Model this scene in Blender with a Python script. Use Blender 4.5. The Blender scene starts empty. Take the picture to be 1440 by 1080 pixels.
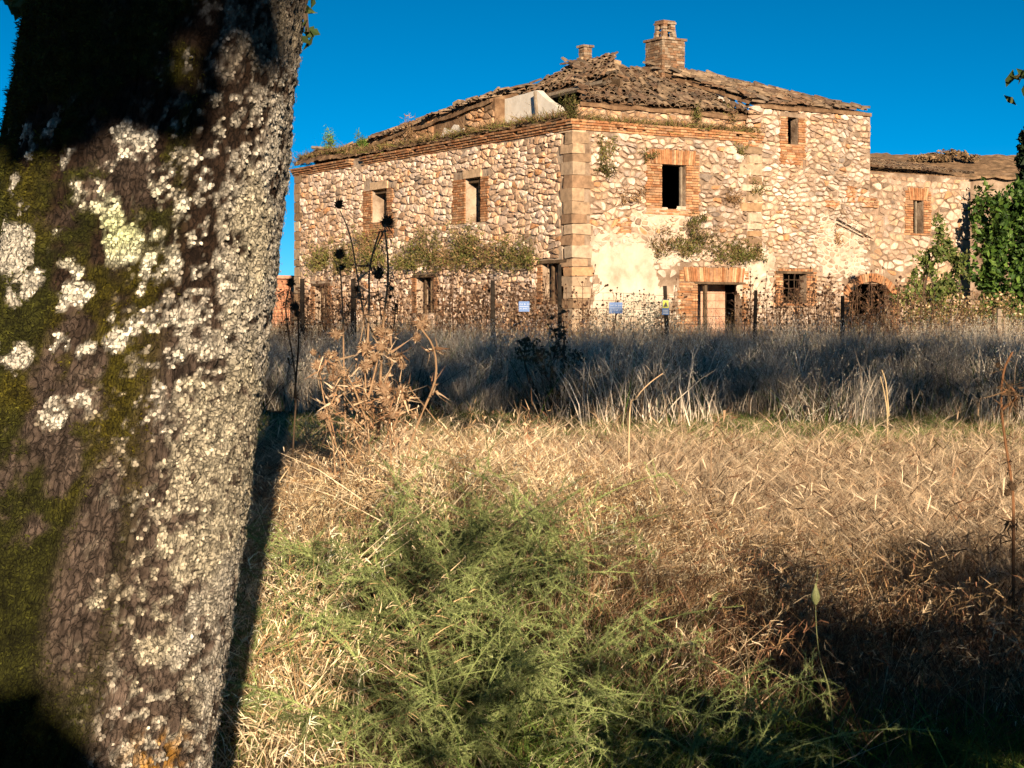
import bpy, math, random
import numpy as np
from mathutils import Vector, Matrix
random.seed(7); rng = np.random.default_rng(11)
S = bpy.context.scene
COL = S.collection
R = math.radians

# ------------------------------------------------------------------ camera, sky, sun, exposure
F = 2400.0                       # focal length in photograph pixels (1440 wide)
CZ = 1.5
cam = bpy.data.cameras.new('camera'); camo = bpy.data.objects.new('camera', cam); COL.objects.link(camo)
camo.location = (0, 0, CZ); camo.rotation_euler = (R(90), 0, 0)
cam.sensor_width = 36; cam.lens = 60; cam.shift_y = -90 / 1440
cam.clip_start = 0.05; cam.clip_end = 5000
cam.dof.use_dof = True; cam.dof.focus_distance = 22; cam.dof.aperture_fstop = 40
S.camera = camo
SUN_AZ, SUN_EL = R(-8), R(12)    # direction the light travels (from +Y towards +X), height
w = bpy.data.worlds.new('World'); S.world = w; w.use_nodes = True
nt = w.node_tree; bg = nt.nodes['Background']
sky = nt.nodes.new('ShaderNodeTexSky'); sky.sky_type = 'NISHITA'; sky.sun_disc = False
sky.sun_elevation = SUN_EL; sky.sun_rotation = R(172); sky.altitude = 3000
sky.air_density = 0.6; sky.dust_density = 0.0; sky.ozone_density = 3.6
hsv = nt.nodes.new('ShaderNodeHueSaturation'); hsv.inputs['Saturation'].default_value = 1.16; hsv.inputs['Hue'].default_value = 0.477
skm = nt.nodes.new('ShaderNodeVectorMath'); skm.operation = 'SCALE'; skm.inputs['Scale'].default_value = 0.66
skg = nt.nodes.new('ShaderNodeGamma'); skg.inputs['Gamma'].default_value = 1.25
nt.links.new(sky.outputs[0], skm.inputs[0]); nt.links.new(skm.outputs[0], skg.inputs['Color']); nt.links.new(skg.outputs[0], hsv.inputs['Color']); nt.links.new(hsv.outputs[0], bg.inputs[0])
bg.inputs[1].default_value = 0.05
sl = bpy.data.lights.new('sun', 'SUN'); so = bpy.data.objects.new('sun', sl); COL.objects.link(so)
sl.energy = 5.0; sl.angle = R(0.5); sl.color = (1.0, 0.78, 0.54)
sd = Vector((math.sin(SUN_AZ) * math.cos(SUN_EL), math.cos(SUN_AZ) * math.cos(SUN_EL), -math.sin(SUN_EL)))
so.rotation_euler = sd.to_track_quat('-Z', 'Y').to_euler(); so.location = (8, -40, 30)
S.view_settings.view_transform = 'Standard'; S.view_settings.look = 'None'
S.view_settings.exposure = 1.02; S.view_settings.gamma = 1.0
try: S.view_settings.use_curve_mapping = False
except Exception: pass
S.cycles.max_bounces = 4; S.cycles.diffuse_bounces = 3; S.cycles.transparent_max_bounces = 6
S.cycles.use_denoising = True; S.cycles.use_adaptive_sampling = True; S.cycles.adaptive_threshold = 0.03

# ------------------------------------------------------------------ numeric helpers
def h2(ix, iy, seed=0):
    n = (ix.astype(np.int64) * 374761393 + iy.astype(np.int64) * 668265263 + seed * 974634777) & 0xffffffff
    n = ((n ^ (n >> 13)) * 1274126177) & 0xffffffff
    return ((n ^ (n >> 16)) & 0xffff) / 65535.0
def vnoise(x, y, seed=0):
    x = np.asarray(x, float); y = np.asarray(y, float)
    ix = np.floor(x); iy = np.floor(y); fx = x - ix; fy = y - iy
    fx = fx * fx * (3 - 2 * fx); fy = fy * fy * (3 - 2 * fy)
    a = h2(ix, iy, seed); b = h2(ix + 1, iy, seed); c = h2(ix, iy + 1, seed); d = h2(ix + 1, iy + 1, seed)
    return (a * (1 - fx) + b * fx) * (1 - fy) + (c * (1 - fx) + d * fx) * fy
def fbm(x, y, seed=0, o=4):
    s = 0; a = .5; t = 0
    for k in range(o):
        s = s + a * vnoise(np.asarray(x) * 2 ** k + 17.3 * k, np.asarray(y) * 2 ** k - 9.1 * k, seed + k); t += a; a *= .5
    return s / t
def voro(x, y, seed=0, jit=.85):
    ix = np.floor(x); iy = np.floor(y)
    f1 = np.full(x.shape, 9.); f2 = np.full(x.shape, 9.); cid = np.zeros(x.shape)
    for dx in (-1, 0, 1):
        for dy in (-1, 0, 1):
            cx = ix + dx; cy = iy + dy
            px = cx + .5 + (h2(cx, cy, seed) - .5) * jit; py = cy + .5 + (h2(cx, cy, seed + 5) - .5) * jit
            d = np.hypot(x - px, y - py)
            m = d < f1
            f2 = np.where(m, f1, np.minimum(f2, d)); cid = np.where(m, h2(cx, cy, seed + 9), cid); f1 = np.where(m, d, f1)
    return f1, f2, cid
def sstep(a, b, x):
    t = np.clip((np.asarray(x, float) - a) / (b - a), 0, 1); return t * t * (3 - 2 * t)
def at(px, py, d):
    """world point at depth d (metres) on the line through a photograph pixel"""
    return Vector(((px - 720) / F * d, d, CZ + (450 - py) / F * d))
def ground(x, y):
    x = np.asarray(x, float); y = np.asarray(y, float)
    z = .60 * np.exp(-((x + .25) / 1.1) ** 2 - ((y - 7.6) / 1.6) ** 2)
    z = z + .55 * sstep(26, 47, y) + .05 * (fbm(x * .7, y * .7, 3) - .5) * sstep(4, 8, y)
    return z + 6 * sstep(140, 900, y) * fbm(x * .004, y * .004, 8)
def gz(x, y): return float(ground(x, y))

# ------------------------------------------------------------------ mesh helpers
def new_obj(name, me, parent=None, mat=None):
    o = bpy.data.objects.new(name, me); COL.objects.link(o)
    if parent is not None: o.parent = parent
    if mat is not None and me is not None and not me.materials: me.materials.append(mat)
    return o
def tag(o, label=None, cat=None, group=None, kind=None):
    if label: o['label'] = label
    if cat: o['category'] = cat
    if group: o['group'] = group
    if kind: o['kind'] = kind
    return o
def empty(name, loc=(0, 0, 0), rz=0.0):
    o = bpy.data.objects.new(name, None); COL.objects.link(o); o.location = loc; o.rotation_euler = (0, 0, rz)
    o.empty_display_size = .1
    return o
def tri_mesh(name, V, T, col=None, smooth=False):
    V = np.asarray(V, np.float32).reshape(-1, 3); T = np.asarray(T, np.int32).reshape(-1, 3)
    me = bpy.data.meshes.new(name)
    me.vertices.add(len(V)); me.vertices.foreach_set('co', V.ravel())
    me.loops.add(T.size); me.loops.foreach_set('vertex_index', T.ravel())
    me.polygons.add(len(T)); me.polygons.foreach_set('loop_start', np.arange(0, T.size, 3, dtype=np.int32))
    me.polygons.foreach_set('use_smooth', np.full(len(T), smooth))
    me.update(calc_edges=True)
    if col is not None:
        col = np.asarray(col, np.float32)
        if col.ndim == 1: col = np.tile(col, (len(V), 1))
        if col.shape[1] == 3: col = np.concatenate([col, np.ones((len(col), 1), np.float32)], 1)
        a = me.attributes.new('col', 'FLOAT_COLOR', 'POINT'); a.data.foreach_set('color', col.ravel())
    return me
class MB:
    """collects triangles with a colour per vertex"""
    def __init__(s): s.V = []; s.T = []; s.C = []; s.n = 0
    def add(s, V, T, col=(1, 1, 1)):
        V = np.asarray(V, float).reshape(-1, 3); T = np.asarray(T, int).reshape(-1, 3)
        c = np.asarray(col, float)
        if c.ndim == 1: c = np.tile(c[:3], (len(V), 1))
        s.V.append(V); s.T.append(T + s.n); s.C.append(c); s.n += len(V); return s
    def mesh(s, name, smooth=False):
        return tri_mesh(name, np.concatenate(s.V), np.concatenate(s.T), np.concatenate(s.C), smooth)
    def build(s, name, mat, parent=None, smooth=False):
        return new_obj(name, s.mesh(name, smooth), parent, mat)
BOXT = [(0,2,1),(0,3,2),(4,5,6),(4,6,7),(0,1,5),(0,5,4),(1,2,6),(1,6,5),(2,3,7),(2,7,6),(3,0,4),(3,4,7)]
def boxv(x0, x1, y0, y1, z0, z1, j=0):
    v = np.array([(x0,y0,z0),(x1,y0,z0),(x1,y1,z0),(x0,y1,z0),(x0,y0,z1),(x1,y0,z1),(x1,y1,z1),(x0,y1,z1)], float)
    if j: v += rng.uniform(-j, j, v.shape)
    return v
def tube(pts, rad, n=6, cap=True):
    """tapered tube along a polyline -> V, T"""
    P = np.asarray(pts, float); m = len(P); rad = np.broadcast_to(np.asarray(rad, float), (m,))
    V = []; up0 = np.array([.31, .17, .93])
    for i in range(m):
        t = P[min(i + 1, m - 1)] - P[max(i - 1, 0)]; t = t / (np.linalg.norm(t) + 1e-9)
        a = np.cross(t, up0)
        if np.linalg.norm(a) < .1: a = np.cross(t, (1, 0, 0))
        a /= np.linalg.norm(a); b = np.cross(t, a)
        for k in range(n):
            f = 2 * math.pi * k / n; V.append(P[i] + rad[i] * (math.cos(f) * a + math.sin(f) * b))
    T = []
    for i in range(m - 1):
        for k in range(n):
            p = i * n + k; q = i * n + (k + 1) % n
            T += [(p, q, q + n), (p, q + n, p + n)]
    if cap:
        V.append(P[-1]); e = len(V) - 1
        T += [((m - 1) * n + k, (m - 1) * n + (k + 1) % n, e) for k in range(n)]
    return np.array(V), np.array(T)
def blades(base, dirs, L, W, bend, seg=3, twist=None):
    """N grass blades -> V, T.  base (N,3), dirs (N,3) start directions, bend (N,3) added at the tip"""
    N = len(base); L = np.broadcast_to(L, (N,)); W = np.broadcast_to(W, (N,))
    ts = np.linspace(0, 1, seg + 1)
    side = np.cross(dirs, rng.normal(size=(N, 3))); side /= np.linalg.norm(side, axis=1)[:, None] + 1e-9
    V = np.zeros((N, 2 * seg + 1, 3))
    for k, t in enumerate(ts):
        c = base + dirs * (L * t)[:, None] + bend * (L * t * t)[:, None]
        wv = side * (W * (1 - t) ** .6 * .5)[:, None]
        if k < seg: V[:, 2 * k] = c - wv; V[:, 2 * k + 1] = c + wv
        else: V[:, 2 * seg] = c
    t0 = []
    for k in range(seg - 1): t0 += [(2*k, 2*k+1, 2*k+3), (2*k, 2*k+3, 2*k+2)]
    t0.append((2*seg-2, 2*seg-1, 2*seg))
    T = np.array(t0)[None] + (np.arange(N) * (2 * seg + 1))[:, None, None]
    return V.reshape(-1, 3), T.reshape(-1, 3)
def rdir(N, up=0.0):
    d = rng.normal(size=(N, 3)); d[:, 2] = np.abs(d[:, 2]) if up > 0 else d[:, 2]
    d[:, 2] += up; return d / np.linalg.norm(d, axis=1)[:, None]
def leafcards(P, size, ncol, flat=.0, aspect=1.6):
    """diamond leaves (two triangles folded along the midrib) at points P"""
    N = len(P); size = np.broadcast_to(size, (N,))
    a = rdir(N); b = np.cross(a, rdir(N)); b /= np.linalg.norm(b, axis=1)[:, None] + 1e-9
    n = np.cross(a, b)
    L = a * (size * aspect * .5)[:, None]; Wd = b * (size * .5)[:, None]; up = n * (size * .12)[:, None]
    V = np.stack([P - L, P + Wd * .9 + up, P + L, P - Wd * .9 + up], 1)
    T = np.array([(0, 1, 2), (0, 2, 3)])[None] + (np.arange(N) * 4)[:, None, None]
    C = np.repeat(ncol, 4, axis=0)
    return V.reshape(-1, 3), T.reshape(-1, 3), C
def cmix(palette, N, var=.15):
    p = np.array(palette)[rng.integers(0, len(palette), N)]
    return np.clip(p * rng.uniform(1 - var, 1 + var, (N, 1)), 0, 1)

# ------------------------------------------------------------------ materials
def mat_attr(name, rough=.9, nscale=8.0, namp=.35, bump=.0, bscale=40.0, trans=0.0, objrand=0.0, spec=.15):
    """colour from the vertex attribute, broken up with noise"""
    m = bpy.data.materials.new(name); m.use_nodes = True; t = m.node_tree; N = t.nodes; Lk = t.links
    p = N['Principled BSDF']; p.inputs['Roughness'].default_value = rough; p.inputs['Specular IOR Level'].default_value = spec
    at_ = N.new('ShaderNodeAttribute'); at_.attribute_name = 'col'
    tc = N.new('ShaderNodeTexCoord'); nz = N.new('ShaderNodeTexNoise'); nz.inputs['Scale'].default_value = nscale
    nz.inputs['Detail'].default_value = 6; Lk.new(tc.outputs['Object'], nz.inputs['Vector'])
    mr = N.new('ShaderNodeMapRange'); mr.inputs[1].default_value = .3; mr.inputs[2].default_value = .7
    mr.inputs[3].default_value = 1 - namp; mr.inputs[4].default_value = 1 + namp; Lk.new(nz.outputs['Fac'], mr.inputs[0])
    vm = N.new('ShaderNodeVectorMath'); vm.operation = 'SCALE'
    Lk.new(at_.outputs['Color'], vm.inputs[0]); Lk.new(mr.outputs[0], vm.inputs['Scale'])
    out = vm.outputs[0]
    if objrand:
        oi = N.new('ShaderNodeObjectInfo'); mr2 = N.new('ShaderNodeMapRange')
        mr2.inputs[3].default_value = 1 - objrand; mr2.inputs[4].default_value = 1 + objrand
        Lk.new(oi.outputs['Random'], mr2.inputs[0])
        v2 = N.new('ShaderNodeVectorMath'); v2.operation = 'SCALE'; Lk.new(out, v2.inputs[0]); Lk.new(mr2.outputs[0], v2.inputs['Scale']); out = v2.outputs[0]
    Lk.new(out, p.inputs['Base Color'])
    if bump:
        b = N.new('ShaderNodeBump'); b.inputs['Strength'].default_value = bump; b.inputs['Distance'].default_value = .02
        n2 = N.new('ShaderNodeTexNoise'); n2.inputs['Scale'].default_value = bscale; n2.inputs['Detail'].default_value = 5
        Lk.new(tc.outputs['Object'], n2.inputs['Vector']); Lk.new(n2.outputs['Fac'], b.inputs['Height']); Lk.new(b.outputs[0], p.inputs['Normal'])
    if trans:
        tr = N.new('ShaderNodeBsdfTranslucent'); mx = N.new('ShaderNodeMixShader'); mx.inputs[0].default_value = trans
        Lk.new(out, tr.inputs['Color']); Lk.new(p.outputs[0], mx.inputs[1]); Lk.new(tr.outputs[0], mx.inputs[2])
        Lk.new(mx.outputs[0], N['Material Output'].inputs['Surface'])
    return m
def mat_noise(name, c1, c2, c3=None, scale=3.0, rough=.95, bump=.4, bscale=20.0):
    m = bpy.data.materials.new(name); m.use_nodes = True; t = m.node_tree; N = t.nodes; Lk = t.links
    p = N['Principled BSDF']; p.inputs['Roughness'].default_value = rough; p.inputs['Specular IOR Level'].default_value = .1
    tc = N.new('ShaderNodeTexCoord'); nz = N.new('ShaderNodeTexNoise'); nz.inputs['Scale'].default_value = scale; nz.inputs['Detail'].default_value = 8
    nz.inputs['Roughness'].default_value = .65
    Lk.new(tc.outputs['Object'], nz.inputs['Vector'])
    cr = N.new('ShaderNodeValToRGB'); cr.color_ramp.elements[0].position = .35; cr.color_ramp.elements[1].position = .65
    cr.color_ramp.elements[0].color = (*c1, 1); cr.color_ramp.elements[1].color = (*c2, 1)
    if c3: e = cr.color_ramp.elements.new(.5); e.color = (*c3, 1)
    Lk.new(nz.outputs['Fac'], cr.inputs[0]); Lk.new(cr.outputs[0], p.inputs['Base Color'])
    if bump:
        b = N.new('ShaderNodeBump'); b.inputs['Strength'].default_value = bump; b.inputs['Distance'].default_value = .03
        n2 = N.new('ShaderNodeTexNoise'); n2.inputs['Scale'].default_value = bscale; n2.inputs['Detail'].default_value = 6
        Lk.new(tc.outputs['Object'], n2.inputs['Vector']); Lk.new(n2.outputs['Fac'], b.inputs['Height']); Lk.new(b.outputs[0], p.inputs['Normal'])
    return m
M_STONE = mat_attr('stone', .95, 7, .28, .7, 28)
M_BRICK = mat_attr('brick', .95, 9, .3, .5, 45)
M_TILE = mat_attr('roof_tile', .95, 7, .4, .5, 30, objrand=.3)
M_MORTAR = mat_noise('mortar', (.11, .072, .05), (.38, .295, .225), (.24, .175, .125), 1.5, .95, .9, 14)
M_ROOMSHADE = mat_noise('shaded_interior', (.03, .024, .02), (.08, .06, .045), None, 2, .95, .3, 10)  # darkness of the deep rooms put into the plaster colour
M_PLASTER = mat_noise('white_plaster', (.58, .54, .48), (.74, .70, .64), None, 2.5, .9, .2, 10)
M_SOIL = mat_noise('soil', (.05, .035, .02), (.16, .11, .06), (.09, .065, .035), 1.8, 1, .8, 9)
M_EARTHBANK = mat_noise('earth_rubble', (.10, .06, .035), (.30, .2, .12), (.18, .11, .065), 2.2, 1, 1, 9)
M_DARKWOOD = mat_noise('old_wood', (.06, .04, .025), (.16, .11, .07), None, 5, .85, .4, 30)
M_GREYWOOD = mat_noise('weathered_wood', (.16, .12, .09), (.30, .25, .19), None, 6, .9, .4, 30)
M_IRON = mat_noise('rusty_iron', (.03, .025, .02), (.08, .05, .03), None, 20, .7, 0)
M_GRASS = mat_attr('grass_blades', .8, 3, .2, trans=.12, objrand=.4)
M_LEAF = mat_attr('leaves', .55, 4, .2, trans=.25, spec=.3)
M_ASP = mat_attr('asparagus', .7, 3, .25, trans=.2, objrand=.5)
M_DRY = mat_attr('dry_plant', .9, 5, .25, trans=.12)
M_BARK = mat_attr('bark', .95, 55, .4, .5, 220)
def bark_trunk_mat():
    m = mat_attr('trunk_bark', .95, 60, .45, .0, 220); t = m.node_tree; N = t.nodes; Lk = t.links; p = N['Principled BSDF']
    src = p.inputs['Base Color'].links[0].from_socket
    uv = N.new('ShaderNodeAttribute'); uv.attribute_name = 'bkuv'; mk = N.new('ShaderNodeAttribute'); mk.attribute_name = 'mask'
    nd = N.new('ShaderNodeTexNoise'); nd.inputs['Scale'].default_value = 1.6; nd.inputs['Detail'].default_value = 5; Lk.new(uv.outputs['Vector'], nd.inputs['Vector'])
    dm = N.new('ShaderNodeMix'); dm.data_type = 'RGBA'; dm.blend_type = 'LINEAR_LIGHT'; dm.inputs['Factor'].default_value = .55; Lk.new(uv.outputs['Vector'], dm.inputs['A']); Lk.new(nd.outputs['Color'], dm.inputs['B'])
    v = N.new('ShaderNodeTexVoronoi'); v.feature = 'DISTANCE_TO_EDGE'; v.inputs['Scale'].default_value = 1.7; v.inputs['Randomness'].default_value = .8; Lk.new(dm.outputs['Result'], v.inputs['Vector'])
    nk = N.new('ShaderNodeTexNoise'); nk.inputs['Scale'].default_value = .8; nk.inputs['Detail'].default_value = 3; Lk.new(uv.outputs['Vector'], nk.inputs['Vector'])
    kr = N.new('ShaderNodeMapRange'); kr.inputs[1].default_value = .35; kr.inputs[2].default_value = .65; kr.inputs[3].default_value = .03; kr.inputs[4].default_value = .2; Lk.new(nk.outputs['Fac'], kr.inputs[0])
    r = N.new('ShaderNodeMapRange'); r.inputs[1].default_value = .0; r.inputs[3].default_value = .42; r.inputs[4].default_value = 1.0; Lk.new(v.outputs['Distance'], r.inputs[0]); Lk.new(kr.outputs[0], r.inputs[2])
    v2 = N.new('ShaderNodeTexVoronoi'); v2.feature = 'DISTANCE_TO_EDGE'; v2.inputs['Scale'].default_value = 4.2; Lk.new(uv.outputs['Vector'], v2.inputs['Vector'])
    r2 = N.new('ShaderNodeMapRange'); r2.inputs[1].default_value = .0; r2.inputs[2].default_value = .14; r2.inputs[3].default_value = .5; r2.inputs[4].default_value = 1.05; Lk.new(v2.outputs['Distance'], r2.inputs[0])
    n3 = N.new('ShaderNodeTexNoise'); n3.inputs['Scale'].default_value = 9; n3.inputs['Detail'].default_value = 8; n3.inputs['Roughness'].default_value = .7; Lk.new(uv.outputs['Vector'], n3.inputs['Vector'])
    mx = N.new('ShaderNodeMix'); Lk.new(mk.outputs['Fac'], mx.inputs['Factor']); Lk.new(r2.outputs[0], mx.inputs['A']); Lk.new(r.outputs[0], mx.inputs['B'])
    sc = N.new('ShaderNodeVectorMath'); sc.operation = 'SCALE'; Lk.new(src, sc.inputs[0]); Lk.new(mx.outputs[0], sc.inputs['Scale']); Lk.new(sc.outputs[0], p.inputs['Base Color'])
    ad = N.new('ShaderNodeMath'); ad.operation = 'MULTIPLY_ADD'; Lk.new(n3.outputs['Fac'], ad.inputs[0]); ad.inputs[1].default_value = .7; Lk.new(mx.outputs[0], ad.inputs[2])
    b = N.new('ShaderNodeBump'); b.inputs['Strength'].default_value = 1.0; b.inputs['Distance'].default_value = .012; Lk.new(ad.outputs[0], b.inputs['Height']); Lk.new(b.outputs[0], p.inputs['Normal'])
    return m
M_TRUNK = bark_trunk_mat()
M_MOSS = mat_attr('moss', 1, 30, .3, trans=.15)
M_PLANTBARK = mat_noise('branch_bark', (.05, .035, .025), (.12, .09, .065), None, 8, .95, .6, 25)

# ------------------------------------------------------------------ the ground
def build_ground():
    ys = np.concatenate([np.linspace(-60, 2, 18), np.linspace(2.5, 30, 100), np.linspace(30.5, 90, 70), np.linspace(95, 3000, 60)])
    xs = np.concatenate([-np.geomspace(12, 2500, 26)[::-1], np.linspace(-11.8, 11.8, 90), np.geomspace(12, 2500, 26)])
    X, Y = np.meshgrid(xs, ys); Z = ground(X, Y)
    nx = len(xs); ny = len(ys)
    i = np.arange(ny - 1)[:, None] * nx + np.arange(nx - 1)[None]
    T = np.stack([np.stack([i, i + 1, i + nx + 1], -1), np.stack([i, i + nx + 1, i + nx], -1)], 2).reshape(-1, 3)
    me = tri_mesh('ground', np.stack([X, Y, Z], -1), T, None, True)
    tag(new_obj('ground', me, None, M_SOIL), kind='structure')
build_ground()

# ------------------------------------------------------------------ the farmhouse
HX, HY, HA = 1.9, 53.3, R(32)
HC, HS = math.cos(HA), math.sin(HA)
house = empty('farmhouse', (HX, HY, 0), HA)
tag(house, 'large ruined stone farmhouse with brick cornice and collapsed tile roof', 'farmhouse')
def H2W(u, v, z): return Vector((HX + HC * u - HS * v, HY + HS * u + HC * v, z))
def fR(px, py):
    t = (px - 720) / F; u = (t * HY - HX) / (HC - HS * t); return u, CZ + (450 - py) * (HY + HS * u) / F
def fL(px, py):
    t = (px - 720) / F; v = (HX - HY * t) / (HS + HC * t); return v, CZ + (450 - py) * (HY + HC * v) / F
def rectR(x0, x1, y0, y1):       # pixel box on the right face -> (s0, s1, z0, z1)
    c = (y0 + y1) / 2; xm = (x0 + x1) / 2
    return fR(x0, c)[0], fR(x1, c)[0], fR(xm, y1)[1], fR(xm, y0)[1]
def rectL(x0, x1, y0, y1):
    c = (y0 + y1) / 2; xm = (x0 + x1) / 2
    return fL(x1, c)[0], fL(x0, c)[0], fL(xm, y1)[1], fL(xm, y0)[1]
# face frames: s along the face, n outward distance -> local house coordinates
def toR(s, n, z, off=0.0): return np.stack([s, off - n, z], -1)
def toL(s, n, z, off=0.0): return np.stack([off - n, s, z], -1)
LV, U1, U2 = 20.5, 12.6, 17.6     # length of the left face, main block, extension end
ZC = 7.45                         # underside of the cornice
OPEN_R = {'win_up': rectR(930, 964, 232, 294), 'door': (*rectR(980, 1043, 397, 480)[:2], 0.0, rectR(980, 1043, 397, 480)[3]),
          'win_bar': rectR(1100, 1134, 385, 426), 'win_attic': rectR(1107, 1122, 165, 203),
          'arch': (*rectR(1193, 1254, 398, 480)[:2], 0.0, rectR(1193, 1254, 398, 480)[3]), 'win_ext': rectR(1285, 1300, 282, 328)}
OPEN_L = {'win_a': rectL(655, 677, 250, 313), 'win_b': rectL(524, 545, 266, 312), 'win_c': rectL(763, 794, 370, 428),
          'win_d': rectL(586, 611, 390, 440), 'win_e': rectL(443, 462, 402, 450)}
def wall_panel(name, s0, s1, z0, ztop, openings, conv, thick=.6, mat=M_MORTAR, off=0.0):
    """one wall of grid faces with openings and their reveals; ztop = list of (s, z) steps"""
    rects = list(openings)
    ss = sorted({s0, s1, *[r[0] for r in rects], *[r[1] for r in rects], *[a for a, b in ztop]})
    ss = [s for s in ss if s0 <= s <= s1]
    zs = sorted({z0, *[b for a, b in ztop], *[r[2] for r in rects], *[r[3] for r in rects]}); zs = [z for z in zs if z >= z0]
    def topat(s):
        z = ztop[0][1]
        for a, b in ztop:
            if s >= a - 1e-6: z = b
        return z
    def solid(i, j):
        if i < 0 or j < 0 or i >= len(ss) - 1 or j >= len(zs) - 1: return False
        sc = (ss[i] + ss[i + 1]) / 2; zc = (zs[j] + zs[j + 1]) / 2
        if zc > topat(sc): return False
        return not any(r[0] < sc < r[1] and r[2] < zc < r[3] for r in rects)
    b = MB()
    def q(a):
        P = np.array(a, float); b.add(conv(P[:, 0], P[:, 1], P[:, 2], off), [(0, 1, 2), (0, 2, 3)])
    for i in range(len(ss) - 1):
        for j in range(len(zs) - 1):
            if not solid(i, j): continue
            a, c, d, e = ss[i], ss[i + 1], zs[j], zs[j + 1]
            q([(a, 0, d), (c, 0, d), (c, 0, e), (a, 0, e)]); q([(a, -thick, d), (c, -thick, d), (c, -thick, e), (a, -thick, e)])
            if not solid(i - 1, j): q([(a, 0, d), (a, -thick, d), (a, -thick, e), (a, 0, e)])
            if not solid(i + 1, j): q([(c, 0, d), (c, -thick, d), (c, -thick, e), (c, 0, e)])
            if not solid(i, j + 1): q([(a, 0, e), (c, 0, e), (c, -thick, e), (a, -thick, e)])
            if not solid(i, j - 1) and j > 0: q([(a, 0, d), (c, 0, d), (c, -thick, d), (a, -thick, d)])
    o = b.build(name, mat, house); 
    return o
wallR = wall_panel('wall', 0.0, U1, 0, [(0, 7.75), (7.6, 8.72)], [OPEN_R[k] for k in ('win_up', 'door', 'win_bar', 'win_attic', 'arch')], toR, .36)
wallL = wall_panel('wall', .6, LV, 0, [(.6, 7.75)], OPEN_L.values(), toL, mat=mat_noise('pale_mortar', (.2, .14, .1), (.5, .4, .31), (.36, .28, .21), 1.5, .95, .9, 14))
EXT_OFF = .06
wallE = wall_panel('wall', U1 + .002, U2, 0, [(U1, 6.72)], [OPEN_R['win_ext'], (U1 - .1, OPEN_R['arch'][1], -.01, OPEN_R['arch'][3])] , toR, .3, off=EXT_OFF)
tag(wallE, 'lower wall of the extension, slightly set back')
b = MB()                                         # far side walls, floors and the rear of the extension
b.add(boxv(0.01, U1 - .61, LV - .6, LV - .003, 0, 7.7), BOXT); b.build('rear_wall', M_MORTAR, house)
b = MB(); b.add(boxv(U1 - .6, U1 - .01, 3.0, LV, 0, 8.6), BOXT); b.build('end_wall', M_MORTAR, house)
b = MB(); b.add(boxv(U1 - .6, U1 - .01, .37, 2.998, 3.6, 8.6), BOXT); b.build('end_wall', M_MORTAR, house)
b = MB(); b.add(boxv(U2 - .5, U2 - .003, .67, 9, 0, 6.7), BOXT); b.build('end_wall', M_MORTAR, house)
b = MB(); b.add(boxv(.6, U1 - .6, .6, LV - .6, 4.0, 4.15), BOXT); b.build('upper_floor', M_ROOMSHADE, house)
b = MB(); b.add(boxv(.6, U1 - .6, .6, LV - .6, 7.2, 7.3), BOXT); b.build('attic_floor', M_ROOMSHADE, house)
b = MB(); b.add(boxv(U1 + .01, U2 - .5, 4, 4.3, 0, 6.6), BOXT); b.build('inner_wall', M_ROOMSHADE, house)
b = MB(); b.add(boxv(.65, U1 - .65, 5.5, 5.8, 0, 7.15), BOXT); b.build('inner_wall', M_ROOMSHADE, house)
b = MB(); b.add(boxv(3.6, 3.9, 5.85, LV - .65, 0, 7.15), BOXT); b.build('inner_wall', M_ROOMSHADE, house)

# ---- stones: every stone a bevelled lump of its own
def clip(poly, n, c):            # keep points with n.p <= c
    out = []
    for i in range(len(poly)):
        p, q = poly[i], poly[(i + 1) % len(poly)]
        dp = n[0]*p[0] + n[1]*p[1] - c; dq = n[0]*q[0] + n[1]*q[1] - c
        if dp <= 0: out.append(p)
        if (dp < 0 < dq) or (dq < 0 < dp):
            t = dp / (dp - dq); out.append((p[0] + t*(q[0]-p[0]), p[1] + t*(q[1]-p[1])))
    return out
def cells(s0, s1, z0, z1, cw, chh, drop=.18, jit=.75, seed=1):
    rd = random.Random(seed); pts = {}
    nx = int((s1 - s0) / cw) + 3; nz = int((z1 - z0) / chh) + 3
    for j in range(-1, nz):
        for i in range(-1, nx):
            if rd.random() < drop: continue
            pts[i, j] = (s0 / cw + i + .5 + .5 * (j % 2) + (rd.random() - .5) * jit, z0 / chh + j + .5 + (rd.random() - .5) * jit * .62)
    for (i, j), p in pts.items():
        poly = [(p[0] - 1.4, p[1] - 1.4), (p[0] + 1.4, p[1] - 1.4), (p[0] + 1.4, p[1] + 1.4), (p[0] - 1.4, p[1] + 1.4)]
        for di in (-2, -1, 0, 1, 2):
            for dj in (-2, -1, 0, 1, 2):
                q = pts.get((i + di, j + dj))
                if q is None or (di == 0 and dj == 0): continue
                nx_, ny_ = q[0] - p[0], q[1] - p[1]
                poly = clip(poly, (nx_, ny_), (q[0]**2 + q[1]**2 - p[0]**2 - p[1]**2) / 2)
                if len(poly) < 3: break
            if len(poly) < 3: break
        if len(poly) < 3: continue
        wz = lambda a, c: c * chh + .22 * (float(vnoise(np.array(a * cw * .9), np.array(c * chh * 1.0), seed)) - .5)
        ws = lambda a, c: a * cw + .34 * (float(vnoise(np.array(a * cw * 1.1 + 3), np.array(c * chh * 1.3), seed + 2)) - .5) + .12 * (float(vnoise(np.array(a * cw * 3.1), np.array(c * chh * 3.3), seed + 4)) - .5)
        yield (ws(*p), wz(*p)), [(ws(a, c), wz(a, c)) for a, c in poly]
STONES = []                      # (projected size, V local, T, colour)
def proj(V):
    c = V.mean(0); y = HY + HS * c[0] + HC * c[1]; return y
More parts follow.
